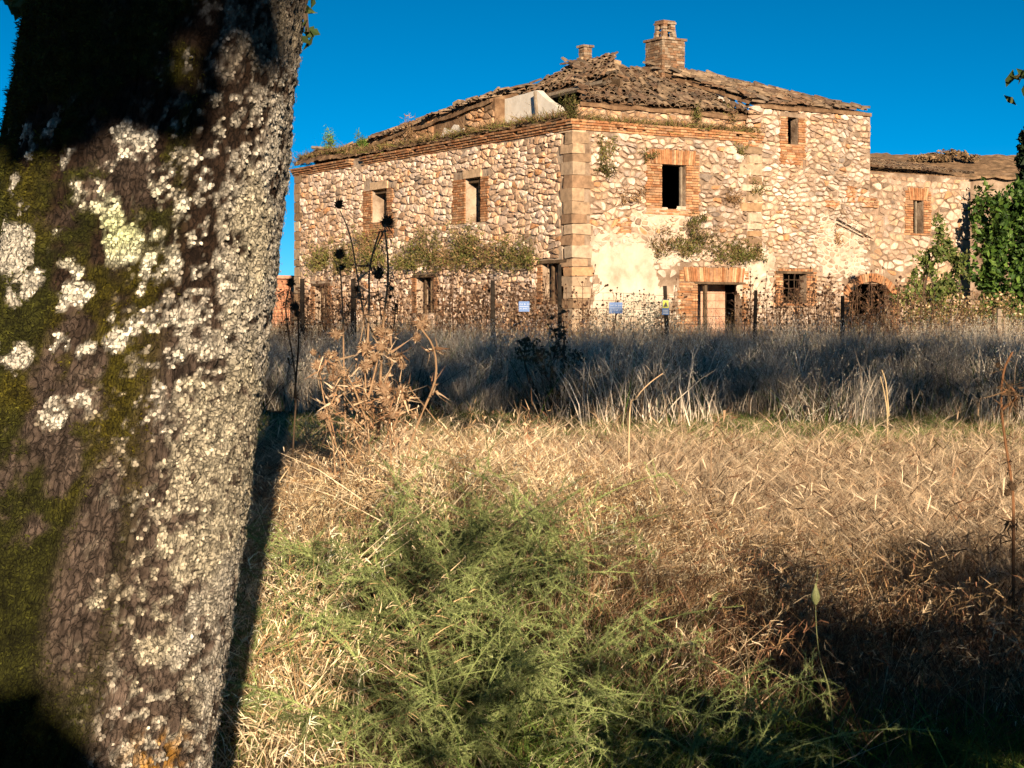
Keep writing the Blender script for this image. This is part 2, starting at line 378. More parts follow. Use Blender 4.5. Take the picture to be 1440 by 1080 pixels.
PAL = [(.58, .48, .36), (.64, .56, .45), (.50, .40, .29), (.56, .43, .29), (.68, .61, .51), (.42, .33, .24), (.62, .50, .36), (.55, .47, .38), (.66, .58, .46)]
def lump(poly, conv, depth, off=0.0, rd=random, joint=.016, flat=.8):
    c = np.mean(poly, axis=0); P = np.array(poly)
    # cut corners once, shrink for the joint
    Q = []
    for i in range(len(P)):
        a, d = P[i], P[(i + 1) % len(P)]
        if np.hypot(*(d - a)) < .03: Q.append((a + d) / 2)
        else: Q.append(a * .78 + d * .22); Q.append(a * .22 + d * .78)
    Q = np.array(Q); r = np.hypot(*(Q - c).T)[:, None] + 1e-6
    B = c + (Q - c) * np.clip(1 - joint / r, .3, 1)
    n = len(B)
    top = c + (B - c) * flat + np.array([[rd.uniform(-.012, .012), rd.uniform(-.012, .012)] for _ in range(n)])
    hs = np.array([depth * rd.uniform(.6, 1.1) for _ in range(n)])
    V = np.concatenate([conv(B[:, 0], np.full(n, -.03), B[:, 1], off), conv(top[:, 0], hs, top[:, 1], off),
                        conv(np.array([c[0]]), np.array([depth * rd.uniform(.95, 1.25)]), np.array([c[1]]), off)])
    T = []
    for k in range(n):
        m = (k + 1) % n
        T += [(k, m, n + m), (k, n + m, n + k), (n + k, n + m, 2 * n)]
    return V, np.array(T)
def inrect(p, r, g=0.0): return r[0] - g < p[0] < r[1] + g and r[2] - g < p[1] < r[3] + g
def fit(poly, c, rects):
    for r in rects:
        if any(inrect(p, r) for p in poly):
            if c[0] < r[0]: poly = clip(poly, (1, 0), r[0])
            elif c[0] > r[1]: poly = clip(poly, (-1, 0), -r[1])
            elif c[1] < r[2]: poly = clip(poly, (0, 1), r[2])
            elif c[1] > r[3]: poly = clip(poly, (0, -1), -r[3])
            if len(poly) < 3: return None
    return poly
def face_stones(conv, s0, s1, z0, ztop, cw, ch, zones, seed, depth, off=0.0, tint=(1, 1, 1), drop=.27, wash=None):
    rd = random.Random(seed)
    for c, poly in cells(s0, s1, z0, ztop + .3, cw, ch, drop, .95, seed):
        if not (s0 < c[0] < s1 and z0 < c[1] < ztop) or any(inrect(c, r) for r in zones): continue
        poly = clip(poly, (1, 0), s1); poly = clip(poly, (-1, 0), -s0) if len(poly) > 2 else poly
        poly = clip(poly, (0, 1), ztop) if len(poly) > 2 else poly
        poly = fit(poly, c, zones) if len(poly) > 2 else None
        if not poly or len(poly) < 3: continue
        A = np.array(poly); ext = A.max(0) - A.min(0)
        if min(ext) < .07: continue
        wsh = min(1.0, wash(c)) if wash else 0.0
        if wsh > .5 and rd.random() < .35: continue
        d = depth * rd.uniform(.45, 1.25) * (1 - .75 * wsh)
        V, T = lump(poly, conv, d, off, rd, .009 + .016 * rd.random(), rd.uniform(.72, .9))
        st = float(fbm(np.array(c[0] * .45), np.array(c[1] * .55), seed + 60)); st2 = float(fbm(np.array(c[0] * 1.1), np.array(c[1] * .9), seed + 70))
        k = np.array(rd.choice(PAL)) * rd.uniform(.72, 1.18) * np.array(tint) * (.72 + .55 * st) * (1 - np.array((.0, .08, .16)) * float(sstep(.5, .68, st2))) * np.array((.90, .83, .85))
        if rd.random() < .07: k = k * .55
        if rd.random() < .025: k = np.array((.50, .27, .14)) * rd.uniform(.8, 1.1)
        k = k * (1 - wsh * .6) + np.array((.60, .52, .44)) * wsh * .6
        y = proj(V); STONES.append((ext[0] * ext[1] / y ** 2, V, T, np.clip(k, .02, .8)))
# brick and quoin zones (s0, s1, z0, z1)
ZR = {'win_up': rectR(909, 981, 211, 303), 'door': (rectR(957, 1050, 376, 480)[0], rectR(957, 1050, 376, 480)[1], 0, rectR(957, 1050, 376, 480)[3]),
      'win_bar': rectR(1090, 1146, 378, 430), 'win_attic': rectR(1097, 1131, 160, 224), 'arch': (rectR(1185, 1262, 388, 480)[0], rectR(1185, 1262, 388, 480)[1], 0, rectR(1185, 1262, 388, 480)[3]),
      'win_ext': rectR(1275, 1309, 264, 331)}
ZL = {'win_a': rectL(638, 687, 240, 313), 'win_b': rectL(512, 553, 256, 336), 'win_c': rectL(757, 800, 364, 428), 'win_d': rectL(581, 616, 384, 440), 'win_e': rectL(438, 467, 396, 450)}
QU = 1.0                          # quoin length reserved at the near corner
def washR(c):
    return float(sstep(.45, .75, fbm(np.array(c[0] * .5), np.array(c[1] * .5), 44)) * sstep(4.6, 3.0, c[1]) * sstep(9, 5, c[0]) * .8 + .9 * sstep(4.4, 3.4, c[1]) * sstep(4.4, 3.2, c[0]))
face_stones(toR, .62, 7.0, .6, ZC, .255, .165, [*ZR.values()], 3, .095, wash=washR)
face_stones(toR, 7.0, U1 - .02, .6, 8.7, .235, .15, [*ZR.values()], 4, .08, wash=lambda c: .2 if c[1] < 4 else 0)
face_stones(toR, U1 + .02, U2 - .05, .6, 6.66, .29, .19, [*ZR.values()], 5, .045, off=EXT_OFF, tint=(1.02, .98, .95))
face_stones(toL, .62, LV - .5, .6, ZC, .29, .18, [*ZL.values()], 6, .085, tint=(1.16, 1.14, 1.12))

M_RENDER = mat_noise('old_render', (.36, .28, .21), (.62, .54, .45), (.52, .44, .35), 1.1, .95, .9, 7)
def render_patch(s0, s1, z0, z1, seed, n0=.035):
    n, m = 46, 40; sg, zg = np.meshgrid(np.linspace(s0, s1, n), np.linspace(z0, z1, m), indexing='ij')
    fx = 1 - np.abs((sg - (s0 + s1) / 2) / ((s1 - s0) / 2)) ** 3; fz = 1 - np.abs((zg - (z0 + z1) / 2) / ((z1 - z0) / 2)) ** 3
    cov = fx * fz * .9 + 1.3 * (fbm(sg * 1.6, zg * 1.9, seed) - .5) - .28
    nn = np.clip(n0 * (.55 + .9 * fbm(sg * 4, zg * 4, seed + 2)) + .05 * np.clip(cov, -1, .4), -.05, .07); nn = np.where(cov < 0, -.05 + 0 * nn, nn)
    i = np.arange(n - 1)[:, None] * m + np.arange(m - 1)[None]; T = np.stack([np.stack([i, i + m, i + m + 1], -1), np.stack([i, i + m + 1, i + 1], -1)], 2).reshape(-1, 3)
    T = T[(cov.ravel()[T] > 0).any(1)]
    new_obj('render_patch', tri_mesh('render_patch', toR(sg.ravel(), nn.ravel(), zg.ravel()), T, None, True), house, M_RENDER)
render_patch(.66, 3.55, .5, 4.5, 5); render_patch(6.6, 8.3, 1.6, 4.2, 9, .02); render_patch(9.9, 12.4, 2.9, 5.2, 12, .015); render_patch(2.2, 4.6, 3.2, 5.2, 17, .02)
# dressed corner blocks
def block(b, conv, s0, s1, z0, z1, depth, off=0.0, col=(.5, .36, .22), rd=random):
    j = .012
    sA = np.array([s0, s1, s1, s0, s0 + .025, s1 - .025, s1 - .025, s0 + .025]); zA = np.array([z0, z0, z1, z1, z0 + .02, z0 + .02, z1 - .02, z1 - .02])
    nA = np.array([-.03] * 4 + [depth] * 4) + np.concatenate([np.zeros(4), np.array([rd.uniform(-j, j) for _ in range(4)])])
    V = conv(sA, nA, zA, off)
    T = [(4, 5, 6), (4, 6, 7), (0, 1, 5), (0, 5, 4), (1, 2, 6), (1, 6, 5), (2, 3, 7), (2, 7, 6), (3, 0, 4), (3, 4, 7)]
    b.add(V, T, col)
QP = [(.48, .35, .23), (.56, .43, .30), (.40, .28, .18), (.60, .49, .36), (.47, .30, .17), (.36, .24, .15)]
rd = random.Random(21); z = .5; k = 0
while z < ZC - .05:
    h = min(rd.uniform(.26, .42), ZC - z); b = MB(); a, c = (.62, .40) if k % 2 else (.42, .62)
    wR, wL = a * rd.uniform(.85, 1.2), c * rd.uniform(.85, 1.2); d = .05 + rd.uniform(0, .02)
    if z < 3.6: wR *= 1.15
    V = boxv(-d, wR, -d, wL, z + .008, z + h - .008, .024); c_in = V.mean(0); V = V + (c_in - V) * np.array([.0, .0, .0]) 
    b.add(V, BOXT, np.array(rd.choice(QP)) * rd.uniform(.6, .9) * np.array((1, .96, .95)))
    b.build('corner_block', M_STONE, house); z += h; k += 1
z = .8; k = 0
while z < ZC - .05:                # far end of the left face
    h = min(rd.uniform(.28, .45), ZC - z); wL = (.75 if k % 2 else .5) * rd.uniform(.9, 1.1); b = MB()
    b.add(boxv(-.05, .4, LV - wL, LV + .04, z + .012, z + h - .012, .01), BOXT, np.array(rd.choice(QP)) * rd.uniform(.62, .9))
    b.build('corner_block', M_STONE, house); z += h; k += 1
z = 3.6; k = 0
while z < ZC - .05:                # the strip of big blocks below the end of the cornice
    h = min(rd.uniform(.24, .4), ZC - z); b = MB(); wd = (.95 if k % 2 else .6) * rd.uniform(.8, 1.1)
    block(b, toR, 7.62 - wd, 7.62, z + .012, z + h - .012, .085 + .015 * rd.random(), 0, np.array(rd.choice(QP)) * rd.uniform(.62, .9), rd)
    b.build('corner_block', M_STONE, house); z += h; k += 1
for zz in np.arange(1.2, 6.6, .36):   # end of the extension
    b = MB(); wd = rd.uniform(.4, .7); block(b, toR, U2 - wd, U2 + .02, zz + .012, zz + .348, .06, EXT_OFF, np.array((.46, .37, .29)) * rd.uniform(.8, 1.05), rd)
    b.build('corner_block', M_STONE, house)

# ---- bricks
BRICKS = []
BP = [(.44, .21, .10), (.50, .27, .14), (.38, .17, .08), (.47, .24, .12), (.54, .33, .19), (.42, .24, .14)]
def brick(conv, s0, s1, z0, z1, n0, n1, off=0.0, rot=0, rdm=random, cen=None, tone=1.0):
    s = np.array([s0, s1, s1, s0] * 2); zz = np.array([z0, z0, z0, z0, z1, z1, z1, z1]); n = np.array([n0, n0, n1, n1] * 2)
    s = s + np.array([rdm.uniform(-.006, .006) for _ in range(8)]); n = n + np.array([rdm.uniform(-.006, .006) for _ in range(8)])
    if rot:
        cs, cz = cen; ca, sa = math.cos(rot), math.sin(rot); s, zz = cs + (s - cs) * ca - (zz - cz) * sa, cz + (s - cs) * sa + (zz - cz) * ca
    V = conv(s, n, zz, off); k = np.array(rdm.choice(BP)) * rdm.uniform(.6, 1.0) * tone
    BRICKS.append(((s1 - s0) * (z1 - z0) / proj(V) ** 2, V, np.array(BOXT), k))
def brick_rows(conv, s0, s1, z0, z1, n=.045, off=0.0, seed=1, hgt=.085, ln=.28, ragged=(0, 0), back=-.25, tone=1.0):
    rdm = random.Random(seed); z = z0; row = 0
    while z < z1 - .03:
        h = min(hgt, z1 - z); a = s0 - (rdm.uniform(0, ragged[0])); e = s1 + rdm.uniform(0, ragged[1]); s = a
        first = rdm.uniform(.4, 1) if row % 2 else 1
        while s < e - .03:
            q = min(ln * rdm.uniform(.85, 1.1) * first, e - s); first = 1
            if e - s - q < .06: q = e - s
            brick(conv, s + .006, s + q - .006, z + .008, z + h - .008, n + rdm.uniform(-.012, .012), back, off, rdm=rdm, tone=tone); s += q
        z += h; row += 1
def brick_flat_arch(conv, s0, s1, z0, z1, n=.05, off=0.0, seed=1, back=-.25):
    rdm = random.Random(seed); wd = .085; k = max(3, int((s1 - s0) / wd)); wd = (s1 - s0) / k; cs = (s0 + s1) / 2
    for i in range(k):
        a = s0 + i * wd; f = ((a + wd / 2) - cs) / (s1 - s0)
        brick(conv, a + .008, a + wd - .008, z0, z1 + rdm.uniform(-.03, .02), n + rdm.uniform(-.01, .01), back, off, -f * .35, rdm, (a + wd / 2, (z0 + z1) / 2))
def surround(conv, o, zn, seed, off=0.0, flat=True, sill=True, lintel=None, rag=.1, back=-.3):
    lz = zn[3] if flat else o[3]
    brick_rows(conv, zn[0], o[0], o[2] - (0 if o[2] == 0 else .0), o[3], off=off, seed=seed, ragged=(rag, 0), back=back)
    brick_rows(conv, o[1], zn[1], o[2], o[3], off=off, seed=seed + 1, ragged=(0, rag), back=back)
    if flat:
        brick_flat_arch(conv, zn[0] + .14, zn[1] - .14, o[3] + .01, zn[3], off=off, seed=seed + 2)
        brick_rows(conv, zn[0] - .05, zn[0] + .12, o[3] + .01, zn[3] - .1, off=off, seed=seed + 3); brick_rows(conv, zn[1] - .12, zn[1] + .05, o[3] + .01, zn[3] - .1, off=off, seed=seed + 4)
    if sill and zn[2] < o[2] - .03: brick_rows(conv, zn[0], zn[1], zn[2], o[2] - .004, off=off, seed=seed + 5, ragged=(rag, rag))
surround(toR, OPEN_R['win_up'], ZR['win_up'], 100)
surround(toR, OPEN_R['door'], ZR['door'], 110, rag=.16)
surround(toR, OPEN_R['win_bar'], ZR['win_bar'], 120)
surround(toR, OPEN_R['win_attic'], ZR['win_attic'], 130, flat=False)
surround(toR, OPEN_R['win_ext'], ZR['win_ext'], 140, off=EXT_OFF)
surround(toL, OPEN_L['win_a'], ZL['win_a'], 150, flat=False); surround(toL, OPEN_L['win_b'], ZL['win_b'], 160, flat=False)
surround(toL, OPEN_L['win_c'], ZL['win_c'], 170, flat=False, sill=False); surround(toL, OPEN_L['win_d'], ZL['win_d'], 180, flat=False, sill=False)
surround(toL, OPEN_L['win_e'], ZL['win_e'], 190, flat=False, sill=False)
# the segmental arch over the cart entrance
o = OPEN_R['arch']; cs = (o[0] + o[1]) / 2; span = (o[1] - o[0]) / 2 + .1; rise = .55; rad = (span ** 2 + rise ** 2) / (2 * rise); zc_ = o[3] + .05 - rad
A0 = math.asin(span / rad); n = 26; rdm = random.Random(5)
for i in range(n):
    a = -A0 + 2 * A0 * (i + .5) / n; wd = 2 * A0 * rad / n
    c = (cs + (rad + .14) * math.sin(a), zc_ + (rad + .14) * math.cos(a))
    brick(toR, c[0] - wd / 2 + .006, c[0] + wd / 2 - .006, c[1] - .15, c[1] + .15, .07, -.3, 0.0, -a, rdm, c)
b = MB(); mm = 15; sA = np.linspace(o[0] + .001, o[1] - .001, mm); zA = np.minimum(zc_ + np.sqrt(np.maximum(rad ** 2 - (sA - cs) ** 2, .01)), o[3] - .03)
V = np.concatenate([np.stack([sA, np.full(mm, y_), z_], 1) for y_ in (.02, .34) for z_ in (zA, np.full(mm, o[3] - .001))]); T = []
for q in range(mm - 1):
    for (a_, b_) in ((0, mm), (2 * mm, 3 * mm), (0, 2 * mm), (mm, 3 * mm)): T += [(a_ + q, a_ + q + 1, b_ + q + 1), (a_ + q, b_ + q + 1, b_ + q)]
b.add(V, T)
b.build('arch_soffit', M_MORTAR, house)
brick_rows(toR, ZR['arch'][0], o[0], .5, o[3] - .5, seed=55, ragged=(.1, 0)); brick_rows(toR, o[1], ZR['arch'][1] - .05, .5, o[3] - .5, seed=56, ragged=(0, .1))
for (x0, x1, y0, y1, sd_) in ((1190, 1200, 262, 285, 70), (1212, 1232, 278, 292, 71), (1160, 1178, 282, 292, 72), (1035, 1062, 200, 206, 73), (868, 884, 305, 330, 74), (1098, 1126, 205, 232, 75)):
    brick_rows(toR, *rectR(x0, x1, y0, y1), n=.07, seed=sd_, ragged=(.1, .1))
# the cornice: stepped brick courses
def cornice(conv, s0, s1, seed, skip=None):
    rdm = random.Random(seed)
    for (z0, z1, pr, ln) in ((7.45, 7.52, .06, .29), (7.52, 7.60, .11, .14), (7.60, 7.68, .17, .29), (7.68, 7.76, .22, .29)):
        s = s0 - (pr if s0 <= 0 else 0)
        while s < s1:
            q = ln * rdm.uniform(.9, 1.1); e = min(s + q, s1)
            sag = .05 * float(fbm(np.array(s * .3), np.array(1.), 7)) - .03
            if not (skip and skip(s)) and rdm.random() > .03:
                brick(conv, s + .004, e - .004, z0 + .006 + sag, z1 - .004 + sag, pr + rdm.uniform(-.012, .012), -.2, rdm=rdm, tone=.8 if conv is toL else 1.0)
            s = e
cornice(toR, 0, 7.62, 31); cornice(toL, 0.0, LV + .15, 32, lambda s: 14.2 < s < 15.1)
# chimney: brick stack with an open brick lantern on top
def chimney(u, v, z0, z1, hw, name, lantern=True):
    b = MB(); rdm = random.Random(int(u * 10)); 
    stack = empty_part(name, house)
    z = z0; row = 0
    while z < z1:
        last = z + .09 >= z1; e = .06 if last else 0
        for (ax, sg) in ((0, -1), (0, 1), (1, -1), (1, 1)):
            s = -hw - e
            while s < hw + e - .02:
                q = min(rdm.uniform(.2, .3) * (1 if s > -hw else rdm.choice((1, .5))), hw + e - s)
                a0, a1 = s + .005, s + q - .005; n0, n1 = sg * (hw + e + rdm.uniform(-.015, .015)), sg * (hw - .12)
                if ax == 0: V = boxv(u + a0, u + a1, v + min(n0, n1), v + max(n0, n1), z + .006, z + .084, .006)
                else:
                    V = boxv(u + min(n0, n1), u + max(n0, n1), v + a0, v + a1, z + .006, z + .084, .006)
                b.add(V, BOXT, np.array(rdm.choice(CHP)) * rdm.uniform(.75, 1.15)); s += q
        z += .09; row += 1
    tag(b.build('stack_brickwork', M_BRICK, stack), kind='stuff')
    b = MB(); b.add(boxv(u - hw + .03, u + hw - .03, v - hw + .03, v + hw - .03, z0 - .6, z1 - .05), BOXT); b.build('stack_core', M_MORTAR, stack)
    if lantern:
        hl = .33
        b = MB()
        for k, (dx, dy, wx, wy) in enumerate([(-1, -1, .085, .085), (1, -1, .085, .085), (-1, 1, .085, .085), (1, 1, .085, .085)]):
            pb = MB()
            for r_ in range(6):
                if r_ == 3: continue
                hx = hl - .12 - r_ * .008
                pb.add(boxv(u + dx * hx - wx, u + dx * hx + wx, v + dy * hx - wy, v + dy * hx + wy, z + .005 + r_ * .085, z + .083 + r_ * .085, .012), BOXT, np.array(rdm.choice(CHP)) * rdm.uniform(.8, 1.15))
            if dx and dy or True: tag(pb.build('lantern_pier', M_BRICK, stack))
        pb = MB()
        for q in range(3): pb.add(boxv(u - .29 + q * .195, u - .10 + q * .195, v - .29, v + .29, z + .52, z + .59, .012), BOXT, np.array(rdm.choice(CHP)))
        [pb.add(boxv(u - .27 + a_, u + .27 - a_, v + b_ - .06, v + b_ + .06, z + .255, z + .325, .012), BOXT, CHP[1]) for a_, b_ in ((0, -.2), (0, .2))]
        pb.add(boxv(u - .26, u + .26, v - .26, v + .26, z + .592, z + .66, .015), BOXT, CHP[0])
        tag(pb.build('lantern_cap', M_BRICK, stack), kind='stuff')
CHP = [(.21, .135, .085), (.26, .19, .13), (.16, .11, .075), (.23, .13, .075), (.30, .23, .165)]
def empty_part(name, parent):
    o = bpy.data.objects.new(name, None); COL.objects.link(o); o.parent = parent; o.empty_display_size = .1; return o
chimney(7.0, 4.5, 9.6, 11.45, .5, 'chimney')
chimney(5.0, 6.6, 10.5, 11.38, .17, 'chimney', False)

# ---- timber, plaster and iron details
def bar(pts, r, name, mat, n=5, parent=house):
    V, T = tube(pts, r, n); b = MB(); b.add(V, T); return b.build(name, mat, parent)
o = OPEN_R['win_up']
for s in (o[1] - .07,): b = MB(); b.add(boxv(s - .035, s + .035, .12, .2, o[2], o[3]), BOXT); b.build('window_frame', M_GREYWOOD, house)
o = OPEN_R['win_bar']
for k in range(4): s = o[0] + (o[1] - o[0]) * (k + .7) / 4.4; bar([(s, .15, o[2]), (s, .15, o[3])], .018, 'window_bar', M_IRON)
for k in range(3): zz = o[2] + (o[3] - o[2]) * (k + .7) / 3.4; bar([(o[0], .17, zz), (o[1], .17, zz)], .016, 'window_bar', M_IRON)
b = MB(); b.add(boxv(o[0] - .3, o[1] + .25, -.07, .2, o[3] - .0, o[3] + .09, .01), BOXT); b.build('lintel', M_DARKWOOD, house)
o = OPEN_R['door']; b = MB(); b.add(boxv(o[0] - .12, o[1] + .12, -.065, .3, o[3] - .07, o[3] + .015, .01), BOXT); b.build('lintel', M_DARKWOOD, house)
b = MB(); b.add(boxv(o[0] + .5, o[1] + .02, .9, 1.0, 0, o[3] - .05), BOXT); b.build('inner_wall', mat_noise('pink_plaster', (.4, .22, .15), (.55, .38, .28), None, 3, .9, .3, 12), house)
b = MB(); b.add(boxv(o[0] + .4, o[0] + .5, .08, .2, 0, o[3] - .08), BOXT); b.build('door_post', M_DARKWOOD, house)
o = OPEN_R['win_ext']; s = (o[0] + o[1]) / 2
b = MB(); b.add(boxv(s - .03, s + .03, .14, .2, o[2], o[3]), BOXT); b.build('window_frame', M_GREYWOOD, house)
for k in ('win_a', 'win_b'):
    o = OPEN_L[k]; b = MB(); b.add(boxv(-.07, .3, o[0] - .05, o[1] + .1, o[3] + .003, o[3] + .28, .012), BOXT, (.52, .37, .24)); b.build('lintel', M_STONE, house)
    b = MB(); b.add(boxv(.12, .2, o[0] + .3, o[0] + .38, o[2], o[3]), BOXT); b.build('window_frame', M_DARKWOOD, house)
    b = MB(); b.add(boxv(.1, .2, o[0] + .02, o[1] - .02, o[3] - .16, o[3] - .08, .01), BOXT); b.build('window_frame', M_DARKWOOD, house)
for k in ('win_c', 'win_d', 'win_e'):
    o = OPEN_L[k]; b = MB(); b.add(boxv(-.075, .3, o[0] - .2, o[1] + .2, o[3] + .003, o[3] + .1, .012), BOXT); b.build('lintel', M_DARKWOOD, house)
    for q in (.35, .68): s = o[0] + (o[1] - o[0]) * q; b = MB(); b.add(boxv(.1, .18, s - .04, s + .04, 0.5 if k == 'win_c' else o[2], o[3] - .02, .008), BOXT); b.build('window_frame', M_DARKWOOD, house)
# partition wall and the white room seen through the fallen roof
def prism_wall(name, u0, u1, prof, mat):
    P = np.array(prof); n = len(P)
    V = np.concatenate([np.stack([np.full(n, u0), P[:, 0], P[:, 1]], 1), np.stack([np.full(n, u1), P[:, 0], P[:, 1]], 1)])
    T = [(0, k, k + 1) for k in range(1, n - 1)] + [(n, n + k + 1, n + k) for k in range(1, n - 1)]
    for k in range(n): m = (k + 1) % n; T += [(k, m, n + m), (k, n + m, n + k)]
    b = MB(); b.add(V, T); return b.build(name, mat, house)
def rough_top(pts, amp, seed, n=5):
    out = []; rq = random.Random(seed)
    for a, c in zip(pts[:-1], pts[1:]):
        for q in range(n): t = q / n; out.append((a[0] + (c[0] - a[0]) * t, a[1] + (c[1] - a[1]) * t + (rq.uniform(-amp, amp) if q or a is not pts[0] else 0)))
    return out + [pts[-1]]
def attic_profile(v): return float(np.interp(v, [6.3, 8, 11, 14, 17, 19.5, 20.4], [9.15, 9.05, 8.95, 8.8, 8.6, 8.25, 7.9])) 
tag(prism_wall('partition_wall', 1.5, 1.75, [(2.2, 7.3), (6.5, 7.3)] + rough_top([(6.5, 9.22), (4.4, 9.28), (2.5, 8.2), (2.2, 8.0)], .035, 3), M_PLASTER), 'white plastered wall exposed by the fallen roof')
tag(prism_wall('attic_wall', 1.0, 1.4, [(6.3, 7.5), (20.4, 7.5)] + rough_top([(v_, attic_profile(v_) + .04) for v_ in (20.4, 19.5, 18, 16, 14, 12, 10, 8, 6.3)], .08, 4), M_EARTHBANK), 'crumbling earthy wall under the left roof edge')
def toB(s_, n, z, off=0.0): return np.stack([1.0 - n, s_, z], -1)
face_stones(toB, 6.3, 20.3, 7.9, 9.2, .30, .17, [(8.2, 10.6, 7.0, 8.75)], 9, .09, tint=(.78, .62, .46), drop=.3)
STONES[:] = [q for q in STONES if not (abs(q[1][:, 0].mean() - .97) < .2 and q[1][:, 1].mean() > 6.2 and q[1][:, 2].max() > attic_profile(q[1][:, 1].mean()))]
tag(prism_wall('plaster_patch', .975, 1.0, [(8.3, 8.0), (10.5, 7.95), (10.3, 8.2), (10.0, 8.25), (9.8, 8.5), (9.4, 8.35), (9.1, 8.55), (8.8, 8.5), (8.7, 8.3), (8.4, 8.35)], M_PLASTER), 'pale plaster patch among roof rubble')
bar([(1.25, 3.9, 7.7), (1.3, 4.2, 9.2)], .06, 'prop', M_GREYWOOD)
bar([(2.05, 1.2, 9.22), (2.15, 6.2, 9.12)], .1, 'beam', M_GREYWOOD)
b = MB(); b.add(boxv(7.2, U1 - .7, 2.6, 2.8, 7.3, 8.9), BOXT); b.build('inner_wall', M_ROOMSHADE, house)
b = MB(); b.add(boxv(3.1, 3.2, 1.8, 6.8, 7.3, 9.5), BOXT); b.build('inner_wall', M_DARKWOOD, house)
# set-back attic wall above the right cornice
b = MB(); b.add(boxv(.25, 7.6, .22, .6, 7.75, 8.3), BOXT); b.build('attic_wall', M_MORTAR, house)
def toA(s, n, z, off=0.0): return np.stack([s, .22 - n, z], -1)
face_stones(toA, .2, 7.55, 7.74, 8.32, .24, .15, [], 8, .06, tint=(.92, .8, .66))
# lumpy earth and rubble along the top of the left wall
def bank(name, pts, wd, ht, mat, seed, conv):
    n = 260; m = 9; s0, s1 = pts; s = np.linspace(s0, s1, n); c = np.linspace(-1, 1, m)
    Sg, Cg = np.meshgrid(s, c, indexing='ij')
    hh = ht(Sg) * (1 - .75 * Cg ** 2) * (.55 + .9 * fbm(Sg * 1.7, Cg * 2, seed)) + .10 * (fbm(Sg * 6, Cg * 5, seed + 3) - .5)
    V = conv(Sg.ravel(), -(wd / 2 + Cg.ravel() * wd / 2) + .12, (7.72 + hh).ravel())
    i = np.arange(n - 1)[:, None] * m + np.arange(m - 1)[None]
    T = np.stack([np.stack([i, i + 1, i + m + 1], -1), np.stack([i, i + m + 1, i + m], -1)], 2).reshape(-1, 3)
    return new_obj(name, tri_mesh(name, V, T, None, False), house, mat)
bank('rubble_bank', (.3, LV), 1.1, lambda s: .30 + .30 * sstep(15.5, 18, s) * sstep(21.5, 19, s) + .12 * sstep(9, 12, s), M_EARTHBANK, 61, toL)

# ---- roof: decks with barrel tiles
def deck(name, quad, mat=M_EARTHBANK, amp=.10, seed=1, n=28):
    """lumpy roof surface over a quad of local corner points (a, b, c, d)"""
    A, B, C, D = [np.array(q, float) for q in quad]; t = np.linspace(0, 1, n)
    Sg, Tg = np.meshgrid(t, t, indexing='ij')
    P = (A * (1 - Sg)[..., None] + B * Sg[..., None]) * (1 - Tg)[..., None] + (D * (1 - Sg)[..., None] + C * Sg[..., None]) * Tg[..., None]
    P[..., 2] += amp * (fbm(P[..., 0] * 1.5, P[..., 1] * 1.5, seed) - .5) * 2
    top = P.reshape(-1, 3); bot = top - np.array([0, 0, .12])
    i = np.arange(n - 1)[:, None] * n + np.arange(n - 1)[None]
    T = np.stack([np.stack([i, i + 1, i + n + 1], -1), np.stack([i, i + n + 1, i + n], -1)], 2).reshape(-1, 3)
    N = n * n; edge = [k for k in range(n)] + [k * n + n - 1 for k in range(1, n)] + [(n - 1) * n + k for k in range(n - 2, -1, -1)] + [k * n for k in range(n - 2, 0, -1)]
    E = []
    for k in range(len(edge)):
        a, e = edge[k], edge[(k + 1) % len(edge)]; E += [(a, e, e + N), (a, e + N, a + N)]
    me = tri_mesh(name, np.concatenate([top, bot]), np.concatenate([T, T + N, np.array(E)]), None, False)
    return new_obj(name, me, house, mat)
TILE_COL = [(.15, .10, .07), (.20, .145, .10), (.25, .18, .12), (.17, .105, .065), (.28, .20, .13), (.13, .10, .075)]
def tile_mesh(col, k):
    n = 6; L = .44; V = []
    for (y, r) in ((0, .1), (L, .078)):
        for (rr) in (r, r - .016):
            for q in range(n + 1): a = math.pi * q / n; V.append((rr * math.cos(a), y, rr * math.sin(a) * .8))
    m = n + 1; T = []
    for q in range(n):
        T += [(q, q + 1, 2*m + q + 1), (q, 2*m + q + 1, 2*m + q), (m + q, 3*m + q + 1, m + q + 1), (m + q, 3*m + q, 3*m + q + 1), (q, m + q, m + q + 1), (q, m + q + 1, q + 1)]
    return tri_mesh('roof_tile', V, T, np.array(col))
TILEM = [tile_mesh(c, k) for k, c in enumerate(TILE_COL)]
for m in TILEM: m.materials.append(M_TILE)
TILES = []                        # (size, mesh index, matrix)
